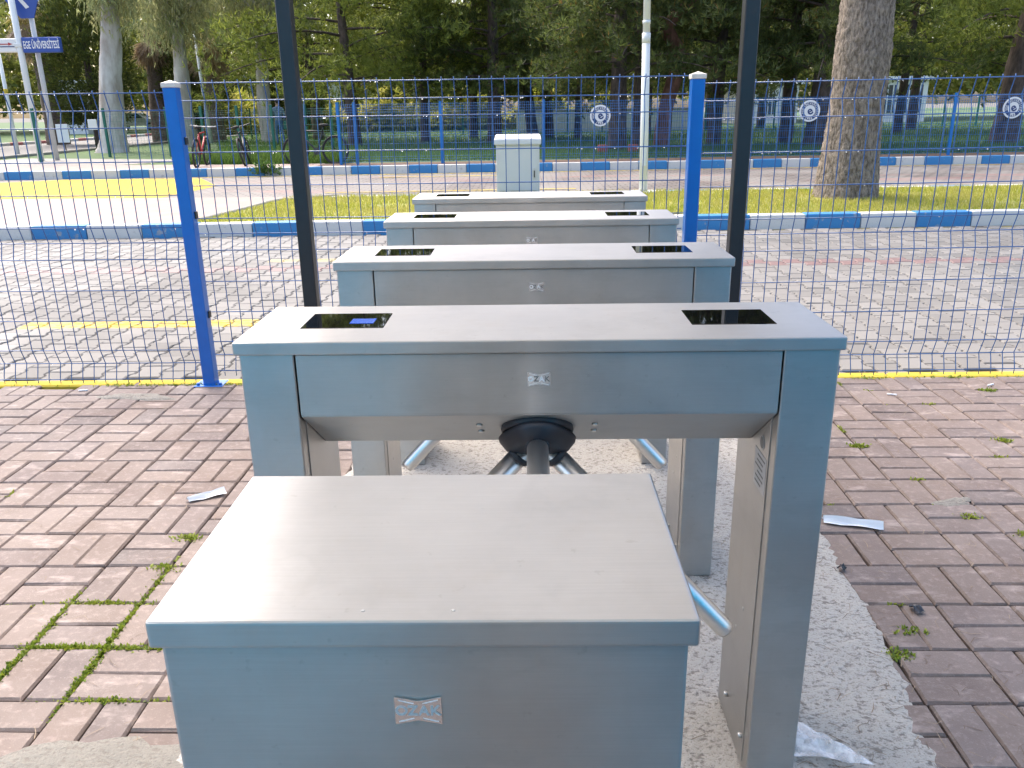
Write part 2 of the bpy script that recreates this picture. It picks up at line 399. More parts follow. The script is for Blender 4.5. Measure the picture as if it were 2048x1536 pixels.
def vis_score(c):
    q = in_view(c[0], c[1], 0, 10)
    if not q: return 1e9
    l, r = slab_edges(c[1])
    # hidden behind the near pedestal or the turnstile row
    if -.75 < c[0]/max(c[1], .3)*1.0 < .62 and c[1] < 2.4 and not (c[0] > .9 or c[0] < -.72): return 1e8
    return q[2]
cells.sort(key=vis_score)
sv, sf = [], []
for k, (X, Y, a) in enumerate(cells):
    rr = random.Random(k*7+1); a2 = GA+a+rr.gauss(0, .006); dz = rr.gauss(0, .0012); tx, ty = rr.gauss(0, .004), rr.gauss(0, .004)
    X += rr.gauss(0, .0008); Y += rr.gauss(0, .0008)
    if k < 300:
        o = link('paver', pv_meshes[k % 6], None, pav, (X, Y, dz)); o.rotation_euler = (tx, ty, a2)
    else:
        n = len(sv); c, s = math.cos(a2), math.sin(a2)
        sv += [(X+c*x-s*y, Y+s*x+c*y, z+dz+tx*y) for x, y, z in PAV]; sf += [tuple(q+n for q in f) for f in PAF]
tag(link('outer_pavers', pyd(sv, sf), 'paver_red', pav), kind='stuff')
# --- rough concrete strip under the turnstiles
NX, NY = 110, 190; ys = np.linspace(.42, 4.06, NY); V = []
for j, y in enumerate(ys):
    l, r = slab_edges(y); l += random.gauss(0, .004); r += random.gauss(0, .004)
    for i in range(NX):
        t = i/(NX-1); e = min(t, 1-t)*(r-l)
        h = .009*min(1, e/.05)**.7 - .003 + (random.gauss(0, .0012) if e > .01 else 0)
        V.append((l+(r-l)*t, y, h))
Fq = [(j*NX+i, j*NX+i+1, (j+1)*NX+i+1, (j+1)*NX+i) for j in range(NY-1) for i in range(NX-1)]
tag(link('concrete_strip', pyd(V, Fq), 'concrete', smooth=True), kind='structure')
def blob(name, cx, cy, rx, ry, h, mat, seed, z0=0, a=0):
    rr = random.Random(seed); ph = [rr.uniform(0, 6.28) for _ in range(6)]; V = [(cx, cy, z0+h)]; F = []; n = 40; rings = 7
    for q in range(1, rings+1):
        for k in range(n):
            th = 2*math.pi*k/n; rr_ = 1+.16*math.sin(2*th+ph[0])+.12*math.sin(3*th+ph[1])+.09*math.sin(5*th+ph[2])+.06*math.sin(9*th+ph[3])+.05*math.sin(14*th+ph[4])
            t = q/rings; x, y = rx*t*rr_*math.cos(th), ry*t*rr_*math.sin(th)
            V.append((cx+x*math.cos(a)-y*math.sin(a), cy+x*math.sin(a)+y*math.cos(a), z0+h*(1-t**3)+(rr.gauss(0, h*.16) if t < 1 else -.002)))
    for k in range(n): F.append((0, 1+k, 1+(k+1) % n))
    for q in range(rings-1):
        for k in range(n): b = 1+q*n; F.append((b+k, b+n+k, b+n+(k+1) % n, b+(k+1) % n))
    return tag(link(name, pyd(V, F), mat, smooth=True), kind='structure')
blob('mortar_patch', -1.96, 3.885, .17, .055, .007, 'mortar', 3, .001, -.12)
blob('mortar_patch', -.93, 1.35, .34, .16, .006, 'mortar', 12, .002, .1)
blob('mortar_patch', -2.72, 3.72, .05, .05, .006, 'mortar', 5, .001)
blob('mortar_patch', 1.50, 2.66, .07, .035, .003, 'mortar', 8, .001, .3)
# --- yellow edging under the fence
edge = empty('edging_kerb'); tag(edge, kind='structure')
x = -5.0; k = 0
while x < 5.0:
    L = .98+random.uniform(-.01, .01); yy = 4.115+GA*.0
    box_obj('edging_stone', (x+L/2, yy, -.0465), (L-.006, .085, .10), 'yellow' if k % 5 else 'yellow_worn', edge, .008, 1); x += L; k += 1
# --- road of grey zigzag pavers
road = sheet('road', [(-14, 4.16), (14, 4.16), (14, 10.0), (-14, 9.6)], -.034, 'road_joint')
LZ, WE, WW = .2, .182, .142; PIT = (WE+WW)/2
def zig_mesh(g=.003, ch=.006, H=.05):
    a, b = LZ/2-g, .0
    we, ww = WE/2-g, WW/2-g
    outl = [(-we, -a), (we, -a), (we, -.06), (ww, -.04), (ww, .04), (we, .06), (we, a), (-we, a), (-we, .06), (-ww, .04), (-ww, -.04), (-we, -.06)]
    n = len(outl); V = []
    for ins, z in ((0, -H), (0, -ch), (ch, 0)):
        for x, y in outl: V.append((x-math.copysign(ins, x), y-math.copysign(min(ins, abs(y)), y) if abs(y) > .09 else y, z))
    F = [tuple(range(2*n, 3*n))]
    for k in (0, n):
        for i in range(n): F.append((k+i, k+(i+1) % n, k+n+(i+1) % n, k+n+i))
    return V, F
ZV, ZF = zig_mesh()
zm = {}
for mt in ('paver_grey', 'paver_grey_red', 'yellow_worn', 'yellow'):
    me = pyd(ZV, ZF, 'road_paver'); me.materials.append(MT[mt]); zm[mt] = me
zc = []
for i in range(-44, 45):
    for j in range(0, 28):
        X = i*PIT; Y = 4.27+(j+(i % 2)*.5)*LZ
        if Y > 9.62: continue
        row = 'paver_grey'
        if 7.42 < Y < 7.60: row = 'paver_grey_red'
        q = in_view(X, Y, 0, 30); vis = (q[2] if q else 1e6)
        if q and 470 < q[0] < 1690 and q[1] > 600: vis = 1e5      # behind the turnstiles
        if q and 660 < q[0] < 1480 and q[1] > 480: vis = 1e5
        zc.append((vis, X, Y, row))
zc.sort(key=lambda t: t[0]); buf = {}
for k, (_, X, Y, row) in enumerate(zc):
    dz = random.gauss(-.016, .0016); a = random.gauss(0, .006)
    if k < 300:
        o = link('road_paver', zm[row], None, road, (X, Y, dz)); o.rotation_euler = (random.gauss(0, .006), random.gauss(0, .006), a)
    else:
        sv, sf = buf.setdefault(row, ([], [])); n = len(sv); t1, t2 = random.gauss(0, .006), random.gauss(0, .006)
        sv += [(X+x-a*y, Y+y+a*x, z+dz+t1*x+t2*y) for x, y, z in ZV]; sf += [tuple(q+n for q in f) for f in ZF]
for row, (sv, sf) in buf.items(): tag(link({'paver_grey': 'far_grey_pavers', 'paver_grey_red': 'far_red_pavers'}.get(row, 'far_yellow_pavers'), pyd(sv, sf), row, road), kind='stuff')
# --- kerb between the road and the island
def kerb(name, x0, x1, yfun, z0, h, wdt, L, cols, start=0):
    root = empty(name); tag(root, kind='structure'); x = x0; k = start
    for c in range(1000):
        if x > x1: break
        y0, y1 = yfun(x), yfun(x+L); a = math.atan2(y1-y0, L)
        box_obj('kerb_stone', (x+L/2, (y0+y1)/2+wdt/2, z0+h/2-.03+random.gauss(0, .002)), (L-.008, wdt, h+.06), cols[k % len(cols)], root, .014, 2, Matrix.Rotation(a+random.gauss(0, .004), 3, 'Z'))
        x += L; k += 1
    return root
k1 = lambda x: 9.72+.018*x
kerb('near_kerb', -9.0, 9.5, k1, -.02, .155, .18, .645, ('kerb_blue', 'kerb_white'), 1)
# --- traffic island: grass on the right, pink paving to the left
isl = sheet('traffic_island', [(-4.1, k1(-4.1)+.15), (12, k1(12)+.15), (12, 13.75), (0, 13.3), (-2.4, 13.25), (-3.75, 12.7)], .085, 'island_soil')
sheet('pink_walk', [(-14, k1(-14)+.15), (-4.1, k1(-4.1)+.15), (-3.75, 12.7), (-3.0, 13.25), (-14, 13.9)], .082, 'pink_pave')
kerb('island_rear_kerb', -3.4, 12, lambda x: 13.25+.035*x, -.02, .11, .12, .7, ('kerb_white', 'kerb_white', 'kerb_blue'))
bm = bmesh.new(); tube(bm, [(-4.12, 9.86, .08), (-3.95, 11.3, .08), (-3.77, 12.7, .08), (-3.0, 13.25, .08)], .04, 6); tag(link('edge_stone', bm_mesh(bm), 'path'), kind='structure')
sheet('far_road', [(-40, 13.0), (40, 13.0), (40, 21), (-40, 21)], -.03, 'road_far')
sheet('yellow_hatching', [(-14, 14.1), (-6.4, 14.05), (-6.2, 16.9), (-7.3, 19.0), (-10.5, 19.2), (-14, 17.2)], -.026, 'yellow')
k2 = lambda x: 19.72+.028*x
for nm, xa, xb, off, wd in (('yellow_line', -9, 14, -.30, .10), ('yellow_line', -3.2, -.2, -1.15, .12), ('yellow_line', -3.6, .9, -4.6, .12)):
    sheet(nm, [(xa, k2(xa)+off), (xb, k2(xb)+off), (xb, k2(xb)+off+wd), (xa, k2(xa)+off+wd)], -.022, 'yellow_worn')
kerb('far_kerb', -16.0, 16.5, k2, -.03, .185, .16, .665, ('kerb_blue', 'kerb_white'), 0)
ZP = .125
sheet('park_ground', [(-200, 19.2), (-60, 19.2), (-16, 19.40), (17, 20.32), (60, 22), (200, 22), (200, 220), (-200, 220)], ZP, 'lawn')
sheet('earth_strip', [(-5, 19.72), (17, 20.34), (17, 21.9), (-5, 21.2)], ZP+.004, 'earth')
sheet('foot_path', [(-16, 19.42), (-5, 19.72), (-5, 21.3), (-7.5, 21.4), (-16, 23.2)], ZP+.005, 'pink_pave')
sheet('side_path', [(-16, 23.0), (-10.5, 22.1), (-9.0, 24.0), (-15.6, 26.3)], ZP+.006, 'path')
sheet('side_road', [(-23.2, 20), (-16.4, 20), (-16.4, 150), (-23.2, 150)], ZP+.004, 'asphalt')
rk = empty('red_white_kerb'); tag(rk, kind='structure')
for k in range(46): box_obj('kerb_stone', (-23.35, 28+k*1.0, ZP+.05), (.2, .985, .18), 'kerb_red' if k % 2 else 'kerb_white', rk, .02, 1)
wk = empty('side_road_near_kerb'); tag(wk, kind='structure')
for k in range(24): box_obj('kerb_stone', (-16.25, 26.5+k*1.0, ZP+.03), (.18, .985, .12), 'path', wk, .02, 1)

# ================================================================ grass, moss, needles (stuff)
def blades(n, sample, hmin, hmax, wid, lean=.5, seed=1):
    g = np.random.default_rng(seed); P = sample(g, n); n = len(P)
    a = g.uniform(0, 2*np.pi, n); h = g.uniform(hmin, hmax, n); d = np.stack([np.cos(a), np.sin(a), 0*a], 1)
    la = g.uniform(0, 2*np.pi, n); ln = g.uniform(0, lean, n)*h; top = P+np.stack([np.cos(la)*ln, np.sin(la)*ln, h], 1)
    w_ = (wid*g.uniform(.6, 1.3, n))[:, None]
    V = np.stack([P-d*w_/2, P+d*w_/2, top], 1).reshape(-1, 3); return np_mesh(V, np.arange(3*n).reshape(-1, 3))
def isl_s(g, n):
    x = g.uniform(-4.7, 9.5, n); y = g.uniform(9.95, 13.3, n); ok = (y < 13.22+.035*x) & (y > 9.93+.018*x) & (x > -4.08+(y-9.9)*.14)
    ok &= (np.sin(x*2.1+np.sin(y*3))*np.sin(y*2.7+x) > -.75) | (g.random(n) < .35)
    ok &= (np.hypot((x-4.57), (y-12.1)) > .45)
    return np.stack([x, y, 0*x+.083], 1)[ok]
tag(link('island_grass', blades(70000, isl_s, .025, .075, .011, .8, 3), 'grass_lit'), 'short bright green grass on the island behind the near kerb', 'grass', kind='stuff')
def park_s(g, n):
    y = 20.9+(g.random(n)**1.7)*32; x = g.uniform(-.36, .66, n)*y; ok = (y > 21.6) & ~((x < -16) & (x > -23.5)) & ~((x < -7) & (y < 23.6)) & ~((x < -9) & (y < 26.2))
    ok &= ~((x > -5) & (y < 21.5+.03*x))
    return np.stack([x, y, 0*x+ZP-.005], 1)[ok]
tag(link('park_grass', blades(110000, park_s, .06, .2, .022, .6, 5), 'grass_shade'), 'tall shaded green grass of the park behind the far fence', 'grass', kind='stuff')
def verge_s(g, n):
    x = g.uniform(-9.0, -4.4, n); y = g.uniform(21.35, 23.4, n); ok = (y > 21.3-.1*(x+5))
    return np.stack([x, y, 0*x+ZP], 1)[ok]
tag(link('verge_grass', blades(9000, verge_s, .06, .4, .025, .8, 9), 'grass_shade'), 'tall green weeds around the parked bicycles', 'grass', kind='stuff')
def moss_mesh():
    g = np.random.default_rng(21); P = []
    spots = []
    for X, Y, _ in cells[:420]:
        pass
    # moss grows along joints: sample joints of the paver grid, dense near the lower left, sparse elsewhere
    def add(x, y, n, s, along):
        for _ in range(n):
            t = g.normal(0, 1)*s; u = g.normal(0, .004); P.append((x+(t if along else u), y+(u if along else t), -.006))
    for i in range(-16, 17):
        for j in range(-12, 6):
            for along in (0, 1):
                x = -1.53+i*CELL+(.5*CELL if along else 0); y = 2.866+j*CELL+(0 if along else .5*CELL)
                X, Y = ca*x-sa*(y-2.87), 2.87+sa*x+ca*(y-2.87)
                l, r = slab_edges(Y)
                if l < X < r or Y > 4.0: continue
                d = math.exp(-((X+1.22)/.27)**2-((Y-1.84)/.36)**2); p = .88*d+.05+.05*(X > 1.2)
                if g.random() < p: add(X, Y, int(190*d+20*g.random()), .05*(d > .2)+.016, along)
        # fence line weeds
    for _ in range(260):
        x = g.uniform(-2.7, 2.6);
        if g.random() < .7: x = g.choice([-1.9, -1.75, -1.6, -1.45, 2.2, 1.75, -2.1])+g.normal(0, .06)
        P.append((x, 4.062+g.normal(0, .006), 0))
    for (x, y, n) in ((-1.14, 2.44, 60), (-1.135, 2.245, 70), (.945, 1.80, 60), (1.02, 1.90, 25), (1.36, 3.17, 70), (1.73, 2.31, 40), (1.98, 3.22, 40), (2.25, 3.86, 60), (-.93, 2.98, 30), (1.5, 2.55, 30), (1.62, 2.42, 40)):
        for _ in range(n): P.append((x+g.normal(0, .02), y+g.normal(0, .010), -.003))
    P = np.array(P); P = np.repeat(P, 3, 0)+g.normal(0, .0035, (len(P)*3, 3))*np.array([1, 1, .3])
    n = len(P); a = g.uniform(0, 6.28, n); el = g.uniform(.2, 1.3, n); L = g.uniform(.006, .018, n)
    d = np.stack([np.cos(a)*np.cos(el), np.sin(a)*np.cos(el), np.sin(el)], 1)*L[:, None]; s = np.stack([-np.sin(a), np.cos(a), 0*a], 1)*.0036
    V = np.stack([P, P+d*.55+s, P+d, P+d*.55-s], 1).reshape(-1, 3); return np_mesh(V, np.arange(4*n).reshape(-1, 4))
tag(link('joint_moss', moss_mesh(), 'moss'), 'bright green moss and tiny weeds in the joints of the red pavers', 'moss', kind='stuff')
def needle_mesh(n=3800):
    g = np.random.default_rng(31); x = g.uniform(-2.6, 2.6, n); y = 1.2+g.random(n)**1.25*2.85
    keep = (x > .55) | (g.random(n) < .4) ; x, y = x[keep], y[keep]; n = len(x)
    z = np.array([.0075 if slab_edges(b)[0]+.02 < a < slab_edges(b)[1]-.02 else .0022 for a, b in zip(x, y)])
    a = g.uniform(0, 6.28, n); L = g.uniform(.012, .055, n); P0 = np.stack([x, y, z], 1); d = np.stack([np.cos(a), np.sin(a), g.normal(0, .03, n)], 1)
    bend = np.stack([-np.sin(a), np.cos(a), 0*a], 1); k = (g.normal(0, .16, n)*L)[:, None]; wd = g.uniform(.0005, .0010, n)[:, None]
    Pm = P0+d*(L/2)[:, None]+bend*k; P1 = P0+d*L[:, None]; u = np.array([0, 0, .0011])
    V = np.stack([P0-bend*wd, P0+bend*wd, Pm-bend*wd+u, Pm+bend*wd+u, P1-bend*wd*.6, P1+bend*wd*.6], 1).reshape(-1, 3)
    o = np.arange(n)[:, None]*6; F = np.concatenate([o+[0, 1, 3, 2], o+[2, 3, 5, 4]], 0); return np_mesh(V, F)
tag(link('pine_needles', needle_mesh(), 'needles'), 'dry brown pine needles scattered over pavers and concrete', 'pine needles', kind='stuff')

# ================================================================ TURNSTILES
LIDX0, LIDX1, DEP, HT = -.531, .531, .276, .955
AX = Vector((0, -.62, -.785)).normalized()
def sticker_mesh(w_, h_):
    n = 12; top = []; bot = []
    for i in range(n+1):
        t = -1+2*i/n; y = h_/2*(.70+.30*abs(t)**1.1); top.append((t*w_/2, y)); bot.append((t*w_/2, -y))
    out = bot+top[::-1]; m = len(out)
    V = [(x, 0, z) for x, z in out]+[(x, -.0012, z) for x, z in out]
    F = [tuple(range(m, 2*m))]+[(i, i+m, (i+1) % m+m, (i+1) % m) for i in range(m)]
    return pyd(V, [f[::-1] for f in F], 'sticker')
def make_sticker(parent, x, y, z, w_, h_, text=True):
    s = link('sticker', sticker_mesh(w_, h_), 'sticker', parent, (x, y, z))
    for ch, dx, mt in () if not text else (('O', -.36, 'sticker_white'), ('Z', -.12, 'sticker_ink'), ('A', .12, 'sticker_white'), ('K', .36, 'sticker_ink')):
        t = link('lettering', text_mesh(ch, h_*.48, .0003, bold=h_*.012), mt, s, (dx*w_, -.0015, 0)); t.rotation_euler[0] = math.pi/2
    for sg in (-1, 1):
        for k in (-1, 1):
            bm = bmesh.new(); box(bm, (0, 0, 0), (w_*.34, .0004, h_*.022), 0, 1, Matrix.Rotation(-.26*sg*k, 3, 'Y'))
            link('printed_line', bm_mesh(bm), 'sticker_white', s, (k*w_*.26, -.0014, sg*h_*.33))
    return s
def make_turnstile():
    T = empty('turnstile')
    lid = box_obj('lid', (0, DEP/2, HT-.012), (LIDX1-LIDX0, DEP, .024), 'steel', T, .004, 3)
    for x in (-.3585, .3600):
        s = box_obj('screen', (x, -DEP/2+.150, .012), (.154, .113, .0024), 'screen', lid, .001, 1)
    bm = bmesh.new()                                   # beam: front panel, chamfer, underside, back
    x0, x1 = -.4235, .4245; prof = [(.008, HT-.024), (.008, .815), (.163, .703), (.225, .703), (.268, .74), (.268, HT-.024)]
    pv = [[bm.verts.new((x, y, z)) for y, z in prof] for x in (x0, x1)]
    for i in range(len(prof)): j = (i+1) % len(prof); bm.faces.new((pv[0][i], pv[0][j], pv[1][j], pv[1][i]))
    bm.faces.new(pv[0][::-1]); bm.faces.new(pv[1]); bmesh.ops.recalc_face_normals(bm, faces=bm.faces)
    es = [e for e in bm.edges if abs((e.verts[0].co-e.verts[1].co).x) > .5]
    bmesh.ops.bevel(bm, geom=es, offset=.0025, segments=2, affect='EDGES')
    beam = link('beam', bm_mesh(bm), 'steel', T)
    for s, xa, xb in ((-1, -.5235, -.4265), (1, .4275, .5245)):
        lg = box_obj('leg', ((xa+xb)/2, DEP/2, (HT-.024)/2), (xb-xa, DEP-.016, HT-.024), 'steel_leg', T, .003, 2)
        xi = xb if s < 0 else xa
        box_obj('side_panel', (xi-(xa+xb)/2-s*.0008, .004, -.015), (.0022, DEP-.075, HT-.09), 'steel_leg', lg, .0006, 1)
        for dy, dz in ((-.085, .075), (.045, .075)):
            bm = bmesh.new(); lathe(bm, [(.0065, 0), (.0065, .006), (.0045, .0085)], 10, Matrix.Rotation(-s*math.pi/2, 4, 'Y')); link('bolt', bm_mesh(bm), 'bolt', lg, (xi-(xa+xb)/2-s*.0018, dy, -(HT-.024)/2+dz))
        for dy, dz in ((-.02, .34), (.02, .27)):
            bm = bmesh.new(); lathe(bm, [(.004, 0), (.004, .0006), (.003, .0012)], 10, Matrix.Rotation(-s*math.pi/2, 4, 'Y')); link('rivet', bm_mesh(bm), 'bolt', lg, (xi-(xa+xb)/2-s*.0018, dy, -(HT-.024)/2+dz))
    # label plate on the inner side of the right leg
    lx = .4275-.0022
    lab = box_obj('rating_label', (lx, .085, .668), (.0008, .075, .075), 'label_white', T, 0)
    for k in range(6): box_obj('printed_line', (-.0006, .012*(k % 3-1)*.5, .028-k*.011), (.0004, .05-.01*(k % 2), .0034), 'sticker_ink', lab)
    bm = bmesh.new(); lathe(bm, [(.014, 0), (.014, .0008)], 18, Matrix.Rotation(-math.pi/2, 4, 'Y')); st = link('round_stamp', bm_mesh(bm), 'label_white', T, (lx, .082, .728))
    bm = bmesh.new(); lathe(bm, [(.0118, 0), (.0118, .0005)], 18, Matrix.Rotation(-math.pi/2, 4, 'Y')); link('stamp_print', bm_mesh(bm), 'sticker_ink', st, (-.0006, 0, 0))
    # hub and arms
    hc = Vector((0, .075, .764)); Q = Vector((0, 0, 1)).rotation_difference(AX).to_matrix().to_4x4()
    tri = lambda th: 1+.10*math.cos(3*(th-TH0))
    v0 = Q.to_3x3().inverted() @ Vector((0, -1, 0)); TH0 = math.atan2(v0.y, v0.x)
    bm = bmesh.new(); lathe(bm, [(.066, -.012), (.068, .004), (.066, .012)], 36, Matrix.Translation(hc) @ Q); link('hub_collar', bm_mesh(bm), 'hub', T)
    bm = bmesh.new(); lathe(bm, [(.050, .010), (.067, .011), (.071, .016), (.069, .024), (.058, .039), (.046, .047), (.030, .052), (.012, .053)], 48, Matrix.Translation(hc) @ Q, tri); hub = link('hub', bm_mesh(bm), 'hub', T)
    c0 = hc+AX*.018
    for k in range(3):
        d = Matrix.Rotation(k*2*math.pi/3, 3, AX) @ Vector((0, -1, 0))
        r = .0195; bm = bmesh.new(); pts = [c0+d*t for t in (.035, .525, .537, .542, .5435)]; tube(bm, pts, [r, r, r*.97, r*.85, r*.6], 28)
        link('arm', bm_mesh(bm), 'chrome', T)
        bm = bmesh.new(); lathe(bm, [(.0232, .046), (.0232, .056), (.0200, .058)], 24, Matrix.Translation(c0) @ Vector((0, 0, 1)).rotation_difference(d).to_matrix().to_4x4()); link('arm_socket', bm_mesh(bm), 'hub', hub)
    nrm = Vector((0, -.112, -.155)).normalized()
    for x, f in ((-.108, .34), (-.107, .58), (.107, .34), (.108, .58)):
        p = Vector((x, .008+.155*f, .815-.112*f)); bm = bmesh.new()
        lathe(bm, [(.0062, 0), (.0062, .003), (.0045, .0042)], 14, Matrix.Translation(p) @ Vector((0, 0, 1)).rotation_difference(nrm).to_matrix().to_4x4()); link('bolt', bm_mesh(bm), 'bolt', T)
    return T
T1 = make_turnstile()
TY = (1.373, 2.167, 2.994, 3.793)
tl = ('stainless steel tripod turnstile directly behind the near steel pedestal, fully visible with its arms',
      'second steel turnstile in the row, between the front turnstile and the black canopy posts',
      'third steel turnstile in the row, second from the blue fence',
      'farthest steel turnstile of the row, standing against the blue wire fence')
ts = [T1]+[copy_tree(T1) for _ in range(3)]
for t, y, l in zip(ts, TY, tl): t.location = (.017, y, .008); t.rotation_euler[2] = R(-.25); tag(t, l, 'turnstile', 'steel tripod turnstiles in a row')
for t, dx in zip(ts, (.003, .010, .004, .003)):
    b = [c for c in t.children if c.name.startswith('beam')][0]; make_sticker(b, dx, .0078, .882, .040, .027)
ld = [c for c in T1.children if c.name.startswith('lid')][0]
refl = box_obj('display', (-.3275, -DEP/2+.142, .0135), (.045, .036, .0006), 'lcd', ld)  # reflected blue rectangle, made as a glowing panel on the left screen
# near pedestal
PW = .436
P0 = empty('steel_pedestal', (-.085, .551, .008)); tag(P0, 'near low steel pedestal in the foreground with a plain brushed lid', 'pedestal')
lid0 = box_obj('lid', (0, .1365, HT-.0125), (PW, .273, .025), 'steel', P0, .0035, 3)
bd = box_obj('body', (0, .1365, (HT-.025)/2), (PW-.014, .259, HT-.025), 'steel', P0, .003, 2)
st0 = make_sticker(P0, -.007, .0062, .866, .0385, .027)
for c_ in st0.children:
    if c_.name.startswith('lettering'): c_.data.materials.clear(); c_.data.materials.append(MT['label_white'])
for x in (-.048, .024):
    bm = bmesh.new(); lathe(bm, [(.0018, 0), (.0012, .0006)], 8); link('rivet', bm_mesh(bm), 'bolt', lid0, (x, -.122, .0125))

# ================================================================ CANOPY on black posts
cn = empty('canopy', (0, 3.5, 0)); tag(cn, 'black steel posts of the shelter over the turnstiles', 'canopy')
for x, y in ((-.932, 0), (.878, 0), (-.932, -4.2), (.878, -4.2)):
    box_obj('post', (x, y, 1.26), (.058, .058, 2.48), 'black_paint', cn, .003, 1)
    box_obj('foot_plate', (x, y, .016), (.13, .13, .012), 'black_paint', cn, .002, 1)
for y in (0, -4.2): box_obj('cross_beam', (-.027, y, 2.53), (2.1, .05, .06), 'black_paint', cn, .003, 1)
for x in (-.932, .878): box_obj('side_beam', (x, -2.1, 2.592), (.05, 5.0, .06), 'black_paint', cn, .003, 1)
bm = bmesh.new(); vs_ = [[bm.verts.new((-1.13+2.2*i/84, yy, 2.64+.012*math.sin(i*2*math.pi/4))) for i in range(85)] for yy in (-4.7, .45)]
for i in range(84): bm.faces.new((vs_[0][i], vs_[0][i+1], vs_[1][i+1], vs_[1][i])).smooth = True
link('roof_sheet', bm_mesh(bm), 'roof_sheet', cn)

# ================================================================ BLUE WALL added behind the viewer to tint steel reflections and block sky
gb = empty('guard_booth', (0, -1.5, 0)); tag(gb, 'blue panelled guard booth behind the viewer, mirrored in the brushed steel', 'booth')
for k in range(11):
    x_ = -4.1+k*.82; w_ = .80 if k != 5 else .36
    if k == 5: box_obj('door', (-.04, .012, 1.1), (.36, .06, 2.2), 'booth_beige', gb, .006, 1)  # beige strip added for the pale streak mirrored in the steel
    else: box_obj('wall_panel', (x_+(.20 if k < 5 else -.24), 0, 1.6), (.80, .08, 3.2), 'booth_blue', gb, .006, 1)
box_obj('lintel', (-.04, 0, 2.7), (.36, .08, 1.0), 'booth_blue', gb, .006, 1)
box_obj('roof', (0, -.9, 3.26), (9, 2.1, .1), 'cabinet', gb, .01, 1)
for s in (-1, 1): box_obj('side_wall', (s*4.2, -.95, 1.6), (.08, 1.8, 3.2), 'booth_blue', gb, .006, 1)

# ================================================================ NEAR BLUE FENCE
FY = 4.12
fence = empty('wire_fence', (0, 4.09, 0)); tag(fence, 'blue welded wire fence with thick blue posts between forecourt and road', 'fence')
S = 1.42/1350; zr = [0]
for d in (75, 75, 150, 150, 150, 75, 75, 150, 150, 150, 75, 75): zr.append(zr[-1]+d*S)
apex = {1, 6, 11}
def vwire_mesh(ztop):
    bm = bmesh.new(); pts = [(0, 0, -.03)]
    for i, z in enumerate(zr):
        if i in apex: pts += [(0, .024, z-.012), (0, .030, z), (0, .024, z+.012)]
        else: pts.append((0, 0, z))
    if zr[-1] < ztop: pts.append((0, 0, ztop))
    tube(bm, pts, .0024, 6); me = bm_mesh(bm, 'vertical_wire'); me.materials.append(MT['wire']); return me
vw = vwire_mesh(1.432)
drops = []
def panel(x0, x1, zb, slope, y):
    n = int((x1-x0)/.0600)
    for k in range(n+1):
        x = x0+.012+k*.0600
        if x > x1-.005: break
        o = link('vertical_wire', vw, None, fence, (x, y-4.09, zb+slope*(x-x0))); o.rotation_euler[0] = random.gauss(0, .001); o.rotation_euler[1] = random.gauss(0, .0012)
    for i, z in enumerate(zr):
        yo = .030 if i in apex else 0
        bm = bmesh.new(); tube(bm, [(x0, 0, 0), ((x0+x1)/2, 0, slope*(x1-x0)/2-.0015), (x1, 0, slope*(x1-x0))], .0027, 6)
        link('horizontal_wire', bm_mesh(bm), 'wire', fence, (0, y-4.09+yo-.0045, zb+z))
        for _ in range(int((x1-x0)*(7 if i >= 9 else 2.5))):
            x = random.uniform(x0, x1); drops.append((x, y-4.09+yo-.0045, zb+z+slope*(x-x0)-.0042-random.random()*.001, random.uniform(.0022, .0042)))
panel(-4.10, -1.690, .035, -.006, FY-.006)
panel(-1.665, .770, .062, -.002, FY+.004)
panel(.825, 3.25, .022, .006, FY-.004)
dv, df = [], []
ico = bmesh.new(); bmesh.ops.create_icosphere(ico, subdivisions=1, radius=1); iv = [v.co.copy() for v in ico.verts]; jf = [[v.index for v in f.verts] for f in ico.faces]; ico.free()
for x, y, z, r in drops:
    n = len(dv); dv += [(x+v.x*r, y+v.y*r, z+v.z*r*1.15) for v in iv]; df += [tuple(q+n for q in f) for f in jf]
tag(link('rain_drops', pyd(dv, df), 'drop', fence, smooth=True), kind='stuff')
for x, h in ((-1.655, 1.462), (.80, 1.462), (-4.12, 1.46), (3.27, 1.46)):
    p = box_obj('post', (x, -.008, h/2-.01), (.062, .062, h+.02), 'blue_post', fence, .005, 2)
    bm = bmesh.new(); box(bm, (0, 0, .0), (.07, .07, .022), .004, 2)
    pv = [bm.verts.new(q) for q in ((-.03, -.03, .0108), (.03, -.03, .0108), (.03, .03, .0108), (-.03, .03, .0108), (0, 0, .022))]
    for a in range(4): bm.faces.new((pv[a], pv[(a+1) % 4], pv[4]))
    link('cap', bm_mesh(bm), 'cap', p, (0, 0, h/2+.02))
    box_obj('base_plate', (0, .0, -h/2-.001+.012), (.15, .11, .008), 'blue_post', p, .002, 1)
    for sx in (-.058, .058): bm = bmesh.new(); lathe(bm, [(.009, 0), (.009, .008), (.005, .012)], 6); link('anchor_bolt', bm_mesh(bm), 'blue_post', p, (sx, -.03, -h/2+.015))
    for z in (-.35, .15, .5): box_obj('clamp', (.034, .012, z), (.008, .03, .035), 'dark_metal', p, .002, 1)

